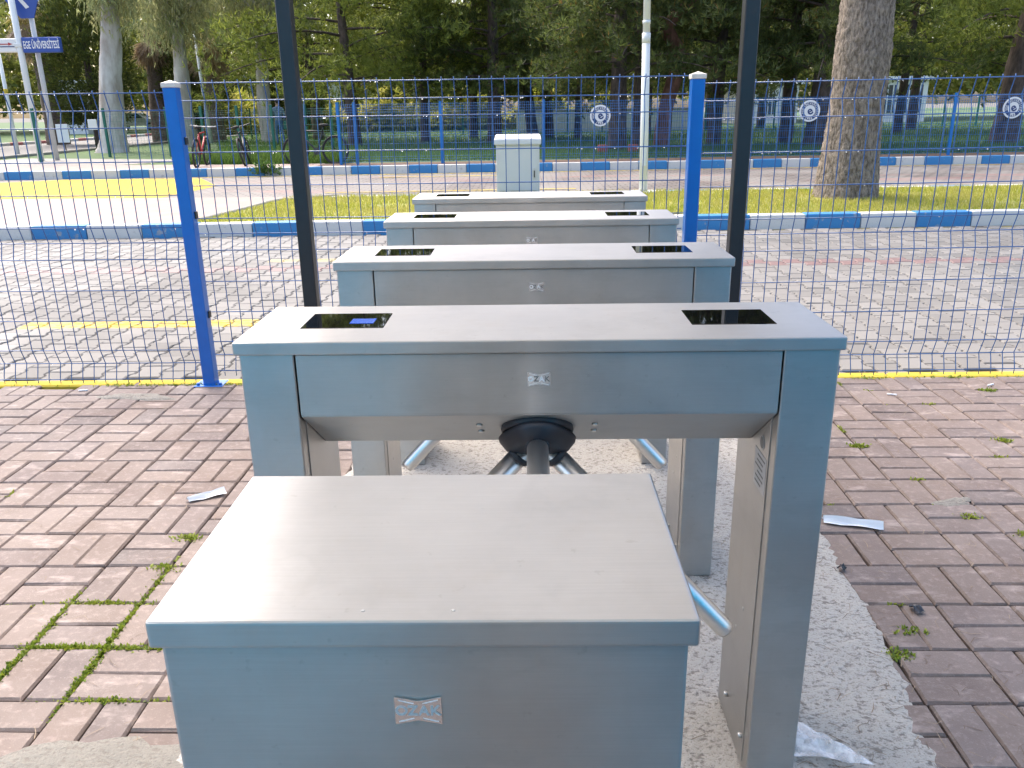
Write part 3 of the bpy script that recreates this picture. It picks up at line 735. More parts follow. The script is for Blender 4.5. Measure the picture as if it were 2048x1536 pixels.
# ================================================================ ISLAND: cabinet, lamp pole, palm
cb = empty('utility_cabinet', (-.115, 13.05, .08)); tag(cb, 'light grey metal utility cabinet with sloping lid behind the turnstiles', 'cabinet')
box_obj('body', (0, .15, .38), (.66, .30, .76), 'cabinet', cb, .01, 2)
box_obj('door', (0, -.004, .40), (.60, .012, .66), 'cabinet', cb, .004, 1)
h = box_obj('handle', (.25, -.02, .33), (.032, .022, .15), 'label_white', cb, .006, 2); box_obj('handle_grip', (0, -.016, -.01), (.016, .012, .10), 'dark_metal', h, .003, 1)
bm = bmesh.new(); vs = [bm.verts.new(q) for q in ((-.36, -.05, .75), (.36, -.05, .75), (.36, .33, .75), (-.36, .33, .75), (-.355, -.045, .835), (.355, -.045, .835), (.345, .32, .90), (-.345, .32, .90))]
for f in ((3, 2, 1, 0), (4, 5, 6, 7), (0, 1, 5, 4), (1, 2, 6, 5), (2, 3, 7, 6), (3, 0, 4, 7)): bm.faces.new([vs[i] for i in f])
bmesh.ops.bevel(bm, geom=bm.edges[:], offset=.012, segments=2, affect='EDGES'); link('lid', bm_mesh(bm), 'cabinet', cb)
box_obj('plinth', (0, .15, .0), (.60, .26, .04), 'concrete', cb)
lp = empty('lamp_pole', (1.83, 13.2, .08)); tag(lp, 'tall white tapered lamp pole rising behind the last turnstile', 'lamp pole')
tube_obj('lower_shaft', [(0, 0, 0), (-.012, 0, 1.0), (-.03, 0, 2.25)], [.066, .062, .058], 'pole_white', lp, 16)
tube_obj('upper_shaft', [(-.03, 0, 2.25), (-.05, 0, 4), (-.1, 0, 7)], [.053, .05, .04], 'pole_white', lp, 16)
tube_obj('collar', [(-.03, 0, 2.16), (-.03, 0, 2.3)], [.062, .062], 'pole_white', lp, 16)
tube_obj('collar', [(-.033, 0, 2.42), (-.033, 0, 2.47)], [.058, .058], 'pole_white', lp, 16)
box_obj('hatch', (-.006, -.062, .55), (.06, .02, .30), 'pole_white', lp, .004, 1)
box_obj('lantern', (-.6, -.1, 7.0), (1.1, .16, .08), 'cabinet', lp, .02, 2)
box_obj('base_plate', (0, 0, .012), (.34, .34, .025), 'pole_white', lp, .004, 1)

# ---------------------------------------------------------------- trees
def trunk_mesh(path, rad, seg=16, rough=.05, seed=0, rings=30):
    rr = random.Random(seed); path = [Vector(p) for p in path]; pts = []; rs = []
    n = len(path)-1
    for i in range(rings+1):
        t = i/rings*n; k = min(int(t), n-1); u = t-k
        p0, p1, p2, p3 = path[max(k-1, 0)], path[k], path[k+1], path[min(k+2, n)]
        q = .5*((2*p1)+(p2-p0)*u+(2*p0-5*p1+4*p2-p3)*u*u+(-p0+3*p1-3*p2+p3)*u**3)
        pts.append(q); rs.append(rad[k]*(1-u)+rad[k+1]*u)
    bm = bmesh.new(); tube(bm, pts, rs, seg)
    for v in bm.verts:
        i = 0; c = min(range(len(pts)), key=lambda a: (pts[a]-v.co).length_squared); d = v.co-pts[c]
        th = math.atan2(d.y, d.x); v.co += d.normalized()*rs[c]*(rough*math.sin(3*th+v.co.z*1.3+seed)+rough*.7*math.sin(7*th-v.co.z*2.1)+rr.gauss(0, rough*.45))
    return bm_mesh(bm)
def tufts(centers, dirs, g, needles, L, wd, spread):
    n = len(centers); C_ = np.repeat(centers, needles, 0); D = np.repeat(dirs, needles, 0)
    d = D+g.normal(0, spread, C_.shape); d /= np.linalg.norm(d, axis=1)[:, None]
    s = np.cross(d, g.normal(0, 1, C_.shape)); s /= np.linalg.norm(s, axis=1)[:, None]+1e-6
    l = (L*g.uniform(.6, 1.25, len(d)))[:, None]; w_ = (wd*g.uniform(.7, 1.3, len(d)))[:, None]
    V = np.stack([C_-s*w_*.5, C_+s*w_*.5, C_+d*l], 1).reshape(-1, 3)
    return V
def pine_crown(seed, z0=2.6, z1=8.5, rmax=3.4, limbs=34, clumps=15, per=13, needles=8, L=.21, wd=.03):
    g = np.random.default_rng(seed); C_, D_ = [], []; bm = bmesh.new()
    for i in range(limbs):
        t = (i+.5)/limbs; z = z0+(z1-z0)*t; a = i*2.4+g.normal(0, .35); ln = rmax*(1-.72*t**1.4)*g.uniform(.72, 1.12)
        rise = g.uniform(-.05, .35)+.3*t; path = []
        for q in np.linspace(0, 1, 7):
            path.append(Vector((math.cos(a)*ln*q, math.sin(a)*ln*q, z+rise*ln*q-(.34*ln*q*q)*(1-t))))
        tube(bm, path, [.038*(1-q*.85)+.004 for q in np.linspace(0, 1, 7)], 5)
        for k in range(clumps):
            q = .28+.75*g.random()**.8; kk = min(int(q*6), 5); u = q*6-kk
            p = np.array(path[kk].lerp(path[kk+1], min(u, 1))); lat = g.normal(0, .33*ln*.42, 3); lat[2] *= .45; p = p+lat*(.35+q*.6)
            m = int(per*g.uniform(.6, 1.4)); pts = p+g.normal(0, 1, (m, 3))*np.array([.22, .22, .12]); dd = g.normal(0, .5, (m, 3)); dd[:, 2] = np.abs(dd[:, 2])+.35; dd += np.array([math.cos(a), math.sin(a), 0])*.4
            dd /= np.linalg.norm(dd, axis=1)[:, None]; C_.append(pts); D_.append(dd)
    C_ = np.concatenate(C_); D_ = np.concatenate(D_); V = tufts(C_, D_, g, needles, L, wd, .55)
    return np_mesh(V, np.arange(len(V)).reshape(-1, 3)), bm_mesh(bm)
crowns = []
for sd_, kw in ((1, {}), (2, dict(z0=2.3, rmax=3.9)), (3, dict(z0=2.9, z1=9.5, rmax=3.2)), (4, dict(z0=2.2, z1=8, rmax=3.6))): crowns.append(pine_crown(sd_, **kw))
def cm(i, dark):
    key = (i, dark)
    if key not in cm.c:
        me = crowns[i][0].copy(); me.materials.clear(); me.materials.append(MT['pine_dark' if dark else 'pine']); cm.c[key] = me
    return cm.c[key]
cm.c = {}
for c in crowns: c[1].materials.append(MT['bark_pine'])
def pine(x, y, r, lean, var, dark, label, bark_='bark_pine', h=8.2, path=None, rz=0, cs=1.0, cz=0, twin=False, group='pine trees of the park'):
    t = empty('pine_tree', (x, y, ZP)); tag(t, label, 'tree', group)
    pth = path or [(0, 0, -.05), (lean*.18, 0, 1.2), (lean*.5, .05, 3), (lean, 0, 5.2), (lean*1.1, 0, h)]
    link('trunk', trunk_mesh(pth, [r*1.25, r, r*.88, r*.62, r*.2] if len(pth) == 5 else [r*1.2, r, r*1.05, r*.8, r*.6, r*.25], 14, .06, int(x*10)), bark_, t)
    top = Vector(pth[-2]); c = link('crown', cm(var, dark), None, t, (top.x, top.y, cz)); c.rotation_euler[2] = rz; c.scale = (cs, cs, cs)
    b = link('branch', crowns[var][1], None, t, (top.x, top.y, cz)); b.rotation_euler[2] = rz; b.scale = (cs, cs, cs)
    return t
S_ = .91
PN = [ # x, y, r, lean, crown, dark, scale, dz, label
 (-6.35, 32.0, .21, -.2, 1, 0, 1.15, -.1, 'slim straight pine with brown trunk right of the left black post'),
 (-3.9, 33.5, .15, .1, 0, 0, 1.05, 0, 'dark slim pine trunk left of centre behind the second far fence panel'),
 (-2.3, 38.5, .17, .15, 2, 0, 1.1, 0, 'pine with dark trunk left of the grey cabinet, farther back'),
 (-1.15, 32.5, .24, 0, 3, 1, 1.05, 0, 'thick dark pine trunk just left of the grey cabinet'),
 (.35, 36.5, .22, -.75, 1, 1, 1.0, 0, 'leaning pine trunk above the grey cabinet, tilted left'),
 (1.05, 37.5, .2, -.25, 0, 1, 1.05, 0, 'upright pine trunk above the right edge of the grey cabinet'),
 (2.2, 36.0, .14, .1, 2, 1, 1.0, 0, 'thin dark pine left of the middle round emblem'),
 (2.75, 25.8, .24, .05, 3, 1, .95, .35, 'dark pine trunk directly behind the middle round emblem'),
 (3.55, 26.6, .22, -.1, 1, 1, .95, .4, 'rough grey pine trunk just left of the white lamp pole'),
 (6.2, 28.4, .2, .15, 0, 1, 1.0, .2, 'dark pine between the right blue fence post and the right black post'),
 (8.4, 28.0, .19, .1, 2, 1, 1.0, .2, 'slim dark pine just right of the right black post'),
 (8.75, 25.9, .33, .1, 3, 1, 1.0, .3, 'thick dark pine trunk behind the round emblem left of the big palm'),
 (11.2, 37.0, .22, 0, 1, 1, 1.1, 0, 'dark pine in the park hidden partly by the big palm trunk'),
 (15.6, 36.5, .17, .2, 0, 0, 1.1, .1, 'slim pine standing right of the big palm trunk, far back'),
 (18.4, 41.6, .2, .1, 2, 0, 1.2, 0, 'pine trunk in the far right park midway to the picture edge'),
 (14.2, 25.8, .33, .35, 1, 0, 1.1, .5, 'big grey brown pine at the right edge behind the right round emblem'),
 (19.8, 34.0, .22, 0, 3, 1, 1.15, .1, 'pine crown at the far right edge of the picture'),
 (-9.6, 40.0, .22, -.3, 0, 0, 1.25, .2, 'pine with forked pale brown trunk left of the left black post'),
 (5.6, 40.0, .18, .1, 3, 1, 1.1, 0, 'far dark pine right of the red curved pine'),
 (-.2, 47.0, .2, .0, 2, 0, 1.3, .2, 'far pine in the middle of the park behind the others'),
 (9.9, 47.0, .2, .0, 1, 0, 1.3, .2, 'far pine behind the round emblem left of the big palm'),
 (13.0, 48.0, .2, .0, 0, 1, 1.3, .2, 'far pine right behind the big palm trunk'),
]
for k, (x, y, r, ln, v, dk, cs, dz, lb) in enumerate(PN): pine(x, y, r, ln, v, dk, lb, rz=k*1.7, cs=cs*1.06, cz=dz-.55)
pine(4.25, 26.9, .22, 0, 2, 1, 'reddish pine with curved trunk right of the white lamp pole', 'bark_red', path=[(0, 0, -.05), (.12, 0, 1.3), (.42, 0, 2.6), (.10, .1, 3.55), (.95, .2, 4.6), (1.5, .3, 7.5)], rz=.4, cz=.7)
# big palm on the island
bp = empty('palm_tree', (4.57, 12.1, .07)); tag(bp, 'massive palm trunk with rough fibrous bark on the grass island', 'palm')
def palm_trunk():
    bm = bmesh.new(); rr = random.Random(5); seg, rings = 64, 150; H = 5.2; R_ = []
    for i in range(rings+1):
        z = H*i/rings-.05; c = Vector((.0-.045*z*0, 0, z)); base = .375+.075*math.exp(-max(z, 0)/.35)-.012*z+.01*math.sin(z*4.1)
        ring = []
        for k in range(seg):
            th = 2*math.pi*k/seg; r = base*(1+.025*math.sin(3*th+z*.8)+.018*math.sin(5*th-z*1.7)+.012*math.sin(9*th+z*3))
            s = ((k+i*.37) % 4)/4; r += .012*(abs(((z*7+math.sin(th*5)*.15) % 1)-.5)-.25)*.8+rr.gauss(0, .006)
            ring.append(bm.verts.new((c.x+r*math.cos(th), r*math.sin(th), z)))
        R_.append(ring)
    for i in range(rings):
        for k in range(seg): bm.faces.new((R_[i][k], R_[i][(k+1) % seg], R_[i+1][(k+1) % seg], R_[i+1][k])).smooth = True
    bm.faces.new(R_[-1]); return bm_mesh(bm)
link('trunk', palm_trunk(), 'bark_palm', bp)
def fan_fronds(seed, n, z, el_lo, el_hi, L, wd=.05, leaflets=26, stem=.7):
    g = np.random.default_rng(seed); V = []
    for i in range(n):
        a = g.uniform(0, 6.28); el = g.uniform(el_lo, el_hi); d = np.array([math.cos(a)*math.cos(el), math.sin(a)*math.cos(el), math.sin(el)]); s = np.cross(d, [0, 0, 1.0]); s /= np.linalg.norm(s)+1e-6; u = np.cross(s, d)
        o = np.array([0, 0, z])+g.normal(0, .05, 3); c = o+d*stem*g.uniform(.7, 1.2)
        V += [o-s*.02, o+s*.02, c]
        for k in range(leaflets):
            q = -1.35+2.7*k/(leaflets-1)+g.normal(0, .04); ld = d*math.cos(q)+s*math.sin(q); ld = ld+np.array([0, 0, -.35*g.random()]); l = L*g.uniform(.75, 1.1)*(1-.18*abs(q)); sd2 = np.cross(ld, u); sd2 /= np.linalg.norm(sd2)
            V += [c-sd2*wd*.5, c+sd2*wd*.5, c+ld*l]
    V = np.array(V); return np_mesh(V, np.arange(len(V)).reshape(-1, 3))
link('crown', fan_fronds(3, 40, 5.3, -.5, 1.2, 1.1, .06, 30, 1.0), 'frond_green', bp)
def palm_bg(x, y, h, r, lean, label, seed, skirt_len=1.4, yellow=True):
    t = empty('palm_tree', (x, y, ZP)); tag(t, label, 'palm', 'palms along the side road')
    link('trunk', trunk_mesh([(0, 0, -.1), (lean*.4, 0, h*.4), (lean, 0, h)], [r*1.25, r, r*.85], 14, .06, seed), 'bark_palm_thin', t)
    link('dry_skirt', fan_fronds(seed, 90, h-.1, -1.45, -.75, 1.0, .075, 20, skirt_len*.6), 'frond_dry', t, (lean, 0, 0))
    if yellow: link('yellow_fronds', fan_fronds(seed+1, 22, h+.0, -.95, -.1, 1.05, .075, 28, .8), 'frond_yellow', t, (lean, 0, 0))
    link('crown', fan_fronds(seed+2, 26, h+.2, -.2, 1.2, 1.1, .06, 26, .9), 'frond_green', t, (lean, 0, 0))
palm_bg(-21.6, 39.5, 6.0, .42, .0, 'thick leaning palm with hanging dry fronds at the left edge', 11, 2.4)
palm_bg(-17.4, 41.0, 4.9, .36, .15, 'palm with dark trunk and a dry brown frond between two pale eucalyptus trunks', 14, 1.0, False)
palm_bg(-14.4, 40.0, 4.8, .36, .1, 'palm with yellow fronds and brown skirt near the left lamp post', 17, 1.6)
# eucalyptus
def euc(x, y, path, rad, label, cz, cr, seed, n=260):
    t = empty('eucalyptus_tree', (x, y, ZP)); tag(t, label, 'tree', 'eucalyptus trees along the side road')
    link('trunk', trunk_mesh(path, rad, 18, .05, seed, 40), 'bark_euc', t)
    g = np.random.default_rng(seed); C_, D_ = [], []; bm = bmesh.new(); top = Vector(path[-1])
    for i in range(14):
        a = g.uniform(0, 6.28); e = np.array([math.cos(a)*cr*g.uniform(.4, 1), math.sin(a)*cr*g.uniform(.4, 1), cz+g.uniform(-.2, 2.6)])
        tube(bm, [top-Vector((0, 0, g.uniform(.2, 1.8))), (top*.5+Vector(e)*.5), Vector(e)], [.09, .05, .015], 5)
    link('branch', bm_mesh(bm), 'bark_euc', t)
    for i in range(n):
        a = g.uniform(0, 6.28); q = g.random()**.55; p = np.array([top.x+math.cos(a)*cr*q, math.sin(a)*cr*q, cz+g.uniform(-1.0, 2.8)*(1-.3*q)])
        m = 26; pts = p+g.normal(0, 1, (m, 3))*np.array([.22, .22, .42]); dd = g.normal(0, .25, (m, 3)); dd[:, 2] = -1; C_.append(pts); D_.append(dd)
    V = tufts(np.concatenate(C_), np.concatenate(D_), g, 3, .24, .04, .35)
    link('crown', np_mesh(V, np.arange(len(V)).reshape(-1, 3)), 'euc', t)
euc(-14.45, 29.9, [(0, 0, -.1), (.08, 0, .5), (.28, 0, 2.4), (.5, 0, 3.6), (.75, 0, 5.4)], [.62, .44, .36, .33, .2], 'pale grey eucalyptus trunk rising left of the left blue fence post', 5.35, .95, 41, 130)
euc(-13.6, 34.5, [(0, 0, -.1), (0, 0, 1.2), (.1, 0, 2.6), (.2, 0, 4.8)], [.42, .33, .28, .18], 'smaller pale eucalyptus trunk directly behind the left blue fence post', 4.85, 1.55, 43, 210)
euc(-11.3, 38.0, [(0, 0, -.1), (-.1, 0, 1.6), (-.05, 0, 3.2), (.1, 0, 5)], [.36, .3, .25, .15], 'pale brown eucalyptus trunk beside the left black post', 5.6, 2.2, 47, 260)
# dark bushy cypress masses on the left
def bush(x, y, h, r, label, seed, n=900, mat='cypress'):
    t = empty('cypress_tree', (x, y, ZP)); tag(t, label, 'tree', 'dark conifers by the side road')
    link('trunk', trunk_mesh([(0, 0, -.1), (.05, 0, h*.4), (0, 0, h*.8)], [.2, .15, .05], 10, .06, seed), 'bark_pine', t)
    g = np.random.default_rng(seed); a = g.uniform(0, 6.28, n); z = g.random(n); rad = r*(np.sin(np.pi*np.clip(z*.88+.12, 0, 1))**.6)*g.random(n)**.35
    P = np.stack([np.cos(a)*rad, np.sin(a)*rad, .9+z*(h-.9)], 1); P = np.repeat(P, 12, 0)+g.normal(0, .14, (n*12, 3)); D = P-np.array([0, 0, h*.4]); D /= np.linalg.norm(D, axis=1)[:, None]; D[:, 2] += .4
    V = tufts(P, D, g, 5, .17, .045, .5); link('crown', np_mesh(V, np.arange(len(V)).reshape(-1, 3)), mat, t)
bush(-19.2, 38.5, 6.8, 1.9, 'dark bushy conifer behind the blue sign at the left', 61)
bush(-16.0, 42.0, 6.0, 1.7, 'dark bushy conifer between the eucalyptus and palm trunks', 63)
bush(-24.8, 35.0, 6.5, 1.8, 'dark conifer at the far left edge behind the sign poles', 65)
bush(-12.0, 45.0, 5.5, 1.8, 'dark conifer behind the palm with yellow fronds', 67)
# far wood: reads as one mass
g = np.random.default_rng(77); n = 11000
x = g.uniform(-75, 75, n); y = g.uniform(62, 84, n); z = 2.6+g.random(n)**1.5*10
cl = np.sin(x*.42+np.sin(y*.5)*2)*np.sin(z*.8+x*.21); k = (cl > -.72) | (z > 5.5); P = np.stack([x, y, z], 1)[k]
P = np.repeat(P, 5, 0)+g.normal(0, .5, (len(P)*5, 3)); D = g.normal(0, 1, P.shape); D[:, 2] = np.abs(D[:, 2]); D /= np.linalg.norm(D, axis=1)[:, None]
V = tufts(P, D, g, 3, .7, .30, .7)
tag(link('far_wood', np_mesh(V, np.arange(len(V)).reshape(-1, 3)), 'wood_far'), 'distant belt of green trees closing the view behind the park', 'wood', kind='stuff')
# hedge / leaf mass under the far wood; sunlit brightness put into its colour
n = 9000; x = g.uniform(-20, 6, n); y = g.uniform(54, 59, n)+.15*x; z = g.random(n)*(1.6+.9*np.sin(x*1.3))+ZP; P = np.stack([x, y, z], 1); D = g.normal(0, 1, P.shape); D[:, 2] = np.abs(D[:, 2]); D /= np.linalg.norm(D, axis=1)[:, None]
V = tufts(P, D, g, 4, .5, .2, .7); tag(link('far_hedge', np_mesh(V, np.arange(len(V)).reshape(-1, 3)), 'grass_lit'), 'low distant hedge below the belt of trees', 'hedge', kind='stuff')

# ================================================================ FAR BLUE FENCE with round emblems
ff = empty('park_fence', (0, 20.7, ZP)); tag(ff, 'low blue wire mesh fence along the park behind the far kerb', 'fence')
fx = [-4.46+2.45*k for k in range(9)]
fyl = lambda x: .02*x-.0
def mesh_panel(x0, x1, y0, y1, H, step=.05, r=.0032, rowz=None):
    V, F = [], []
    def bar(p, q, r):
        n = len(V); p, q = Vector(p), Vector(q); d = (q-p).normalized(); a = d.orthogonal().normalized()*r; b = d.cross(a)
        for c in (p, q):
            for s in (a, a*-.5+b*.87, a*-.5-b*.87): V.append(tuple(c+s))
        F.extend([(n, n+1, n+4, n+3), (n+1, n+2, n+5, n+4), (n+2, n, n+3, n+5)])
    m = int(round((x1-x0)/step))
    for k in range(m+1): t = k/m; bar((x0+(x1-x0)*t, y0+(y1-y0)*t, .05), (x0+(x1-x0)*t, y0+(y1-y0)*t, H), r)
    for z in rowz: bar((x0, y0, z), (x1, y1, z), r*1.15)
    return pyd(V, F)
rows = [.06, .12, .18, .33, .48, .63, .69, .75, .9, 1.05, 1.2, 1.26, 1.32, 1.38]
for a, b in zip(fx[:-1], fx[1:]): tag(link('wire_panel', mesh_panel(a, b, fyl(a)+.03, fyl(b)+.03, 1.40, .05, .0032, rows), 'far_blue', ff), kind='stuff')
for k, x_ in enumerate(fx+[-4.06]):
    p = box_obj('post', (x_, fyl(x_), .70), (.06, .06, 1.44), 'far_blue', ff, .004, 1)
    box_obj('cap', (0, 0, .727), (.066, .066, .014), 'far_blue', p)
def ring_mesh(r0, r1, y, n=40, th=.002):
    V, F = [], []
    for k in range(n):
        c, s = math.cos(2*math.pi*k/n), math.sin(2*math.pi*k/n)
        V += [(r0*c, y, r0*s), (r1*c, y, r1*s), (r1*c, y+th, r1*s), (r0*c, y+th, r0*s)]
    for k in range(n):
        a, b = 4*k, 4*((k+1) % n); F += [(a, a+1, b+1, b), (a+1, a+2, b+2, b+1), (a+2, a+3, b+3, b+2)]
    return pyd(V, F)
def emblem(x, z, label):
    e = empty('round_emblem', (x, 20.7+fyl(x)-.05, z)); tag(e, label, 'sign', 'round emblems on the park fence')
    bm = bmesh.new(); lathe(bm, [(.243, 0), (.245, .004), (.243, .010)], 48, Matrix.Rotation(-math.pi/2, 4, 'X')); link('disc', bm_mesh(bm), 'white_paint', e)
    link('ring', ring_mesh(.134, .204, -.003), 'navy', e)
    vs = []; fs = []
    txt = 'EGE ÜNİVERSİTESİ'
    for k, ch in enumerate(txt):
        if ch == ' ': continue
        th = math.radians(195-k*15.2); me = text_mesh(ch, .072, .0, bold=.001); n = len(vs); rot = th-math.pi/2
        for v in me.vertices:
            X, Z = v.co.x*math.cos(rot)-v.co.y*math.sin(rot)+.168*math.cos(th), v.co.x*math.sin(rot)+v.co.y*math.cos(rot)+.168*math.sin(th); vs.append((X, -.006, Z))
        fs += [tuple(q+n for q in p.vertices) for p in me.polygons]
    for k, ch in enumerate('1955'):
        th = math.radians(243+k*15); me = text_mesh(ch, .075, .0, bold=.003); n = len(vs); rot = th+math.pi/2
        for v in me.vertices:
            X, Z = v.co.x*math.cos(rot)-v.co.y*math.sin(rot)+.168*math.cos(th), v.co.x*math.sin(rot)+v.co.y*math.cos(rot)+.168*math.sin(th); vs.append((X, -.006, Z))
        fs += [tuple(q+n for q in p.vertices) for p in me.polygons]
    link('lettering', pyd(vs, fs), 'white_paint', e)
    t = link('letter_e', text_mesh('e', .27, .001, bold=.006), 'navy', e, (0, -.004, .0)); t.rotation_euler = (math.pi/2, R(-28), 0)
emblem(1.79, 1.17, 'white round university emblem on the far fence left of the lamp pole')
emblem(6.77, 1.20, 'white round university emblem left of the big palm trunk')
emblem(11.61, 1.20, 'white round university emblem at the right edge of the picture')

# ================================================================ GREEN FENCE along the side path
gf = empty('green_fence', (0, 0, ZP)); tag(gf, 'dark green wire fence beside the parked bicycles', 'fence')
gp = [(-13.6, 23.8), (-12.9, 26.4), (-10.9, 26.2), (-9.6, 25.6), (-8.4, 25.2), (-7.3, 24.9), (-6.2, 24.4), (-5.2, 23.2), (-4.5, 20.9)]
for (xa, ya), (xb, yb) in zip(gp[1:-1], gp[2:]): tag(link('wire_panel', mesh_panel(xa, xb, ya, yb, 1.3, .1, .003, rows[:-1]), 'green_wire', gf), kind='stuff')
for x_, y_ in gp: box_obj('post', (x_, y_, .70), (.07, .07, 1.5), 'green_wire', gf, .004, 1)
gf2 = empty('green_fence', (0, 0, ZP)); tag(gf2, 'long green wire fence across the far side of the park', 'fence')
for k in range(22):
    xa = -14+k*1.8; box_obj('post', (xa, 44+.1*k, .75), (.07, .07, 1.5), 'green_wire', gf2)
    if k < 21: tag(link('wire_panel', mesh_panel(xa, xa+1.8, 44+.1*k, 44.1+.1*k, 1.35, .15, .005, rows[::2]), 'green_wire', gf2), kind='stuff')

# ================================================================ BICYCLES
def bicycle(x, y, rz, tilt, frame_mat, label, basket=False):
    b = empty('bicycle', (x, y, ZP)); b.rotation_euler = (tilt, 0, rz); tag(b, label, 'bicycle', 'bicycles parked by the green fence')
    Rw = .33
    for wx in (-.52, .52):
        bm = bmesh.new(); n = 28
        pts = [(wx+Rw*math.cos(2*math.pi*k/n), 0, Rw+Rw*math.sin(2*math.pi*k/n)) for k in range(n)]
        tube(bm, pts+[pts[0]], .024, 7, False); wh = link('wheel', bm_mesh(bm), 'rubber', b)
        bm = bmesh.new()
        p2 = [(wx+.3*math.cos(2*math.pi*k/n), 0, Rw+.3*math.sin(2*math.pi*k/n)) for k in range(n)]; tube(bm, p2+[p2[0]], .009, 5, False)
        for k in range(10): a = 2*math.pi*k/10; tube(bm, [(wx, 0, Rw), (wx+.3*math.cos(a), 0, Rw+.3*math.sin(a))], .003, 4)
        tube(bm, [(wx, -.05, Rw), (wx, .05, Rw)], .022, 8); link('rim', bm_mesh(bm), 'dark_metal', wh)
    bb, st, hd, ax = (-.05, 0, .30), (-.2, 0, .78), (.36, 0, .80), (-.52, 0, Rw)
    bm = bmesh.new()
    for p, q, r in ((bb, st, .018), (bb, (.38, 0, .70), .022), (st, hd, .018), (bb, ax, .011), (st, ax, .010)): tube(bm, [p, q], r, 7)
    link('frame', bm_mesh(bm), frame_mat, b)
    bm = bmesh.new(); tube(bm, [(.34, 0, .90), (.38, 0, .70), (.47, 0, .5)], .018, 7)
    for s in (-1, 1): tube(bm, [(.45, s*.05, .55), (.52, s*.05, Rw)], .013, 6)
    link('fork', bm_mesh(bm), 'dark_metal', b)
    bm = bmesh.new(); tube(bm, [(.30, -.31, .95), (.36, -.12, .93), (.36, .12, .93), (.30, .31, .95)], .014, 6); link('handlebar', bm_mesh(bm), 'label_white' if frame_mat == 'red' else 'dark_metal', b)
    tube_obj('seat_post', [st, (-.23, 0, .90)], .014, 'dark_metal', b)
    bm = bmesh.new(); lathe(bm, [(.02, -.03), (.075, -.02), (.09, .01), (.06, .035), (.02, .04)], 12, Matrix.Translation((-.24, 0, .92)) @ Matrix.Diagonal((1.6, 1, 1, 1))); link('saddle', bm_mesh(bm), 'rubber', b)
    bm = bmesh.new(); lathe(bm, [(.09, -.006), (.09, .006)], 16, Matrix.Translation((-.05, .05, .30)) @ Matrix.Rotation(math.pi/2, 4, 'X')); tube(bm, [(-.05, .06, .30), (.04, .07, .16)], .01, 5); tube(bm, [(-.05, -.06, .30), (-.14, -.07, .44)], .01, 5); link('crank', bm_mesh(bm), 'dark_metal', b)
bicycle(-7.98, 20.95, R(97), R(4), 'red', 'red mountain bicycle just right of the left blue fence post')
bicycle(-6.93, 21.3, R(100), R(-12), 'dark_metal', 'black bicycle seen end on, left of the left black post')
bicycle(-5.24, 21.3, R(172), R(6), 'dark_metal', 'dark bicycle in tall grass right of the left black post')

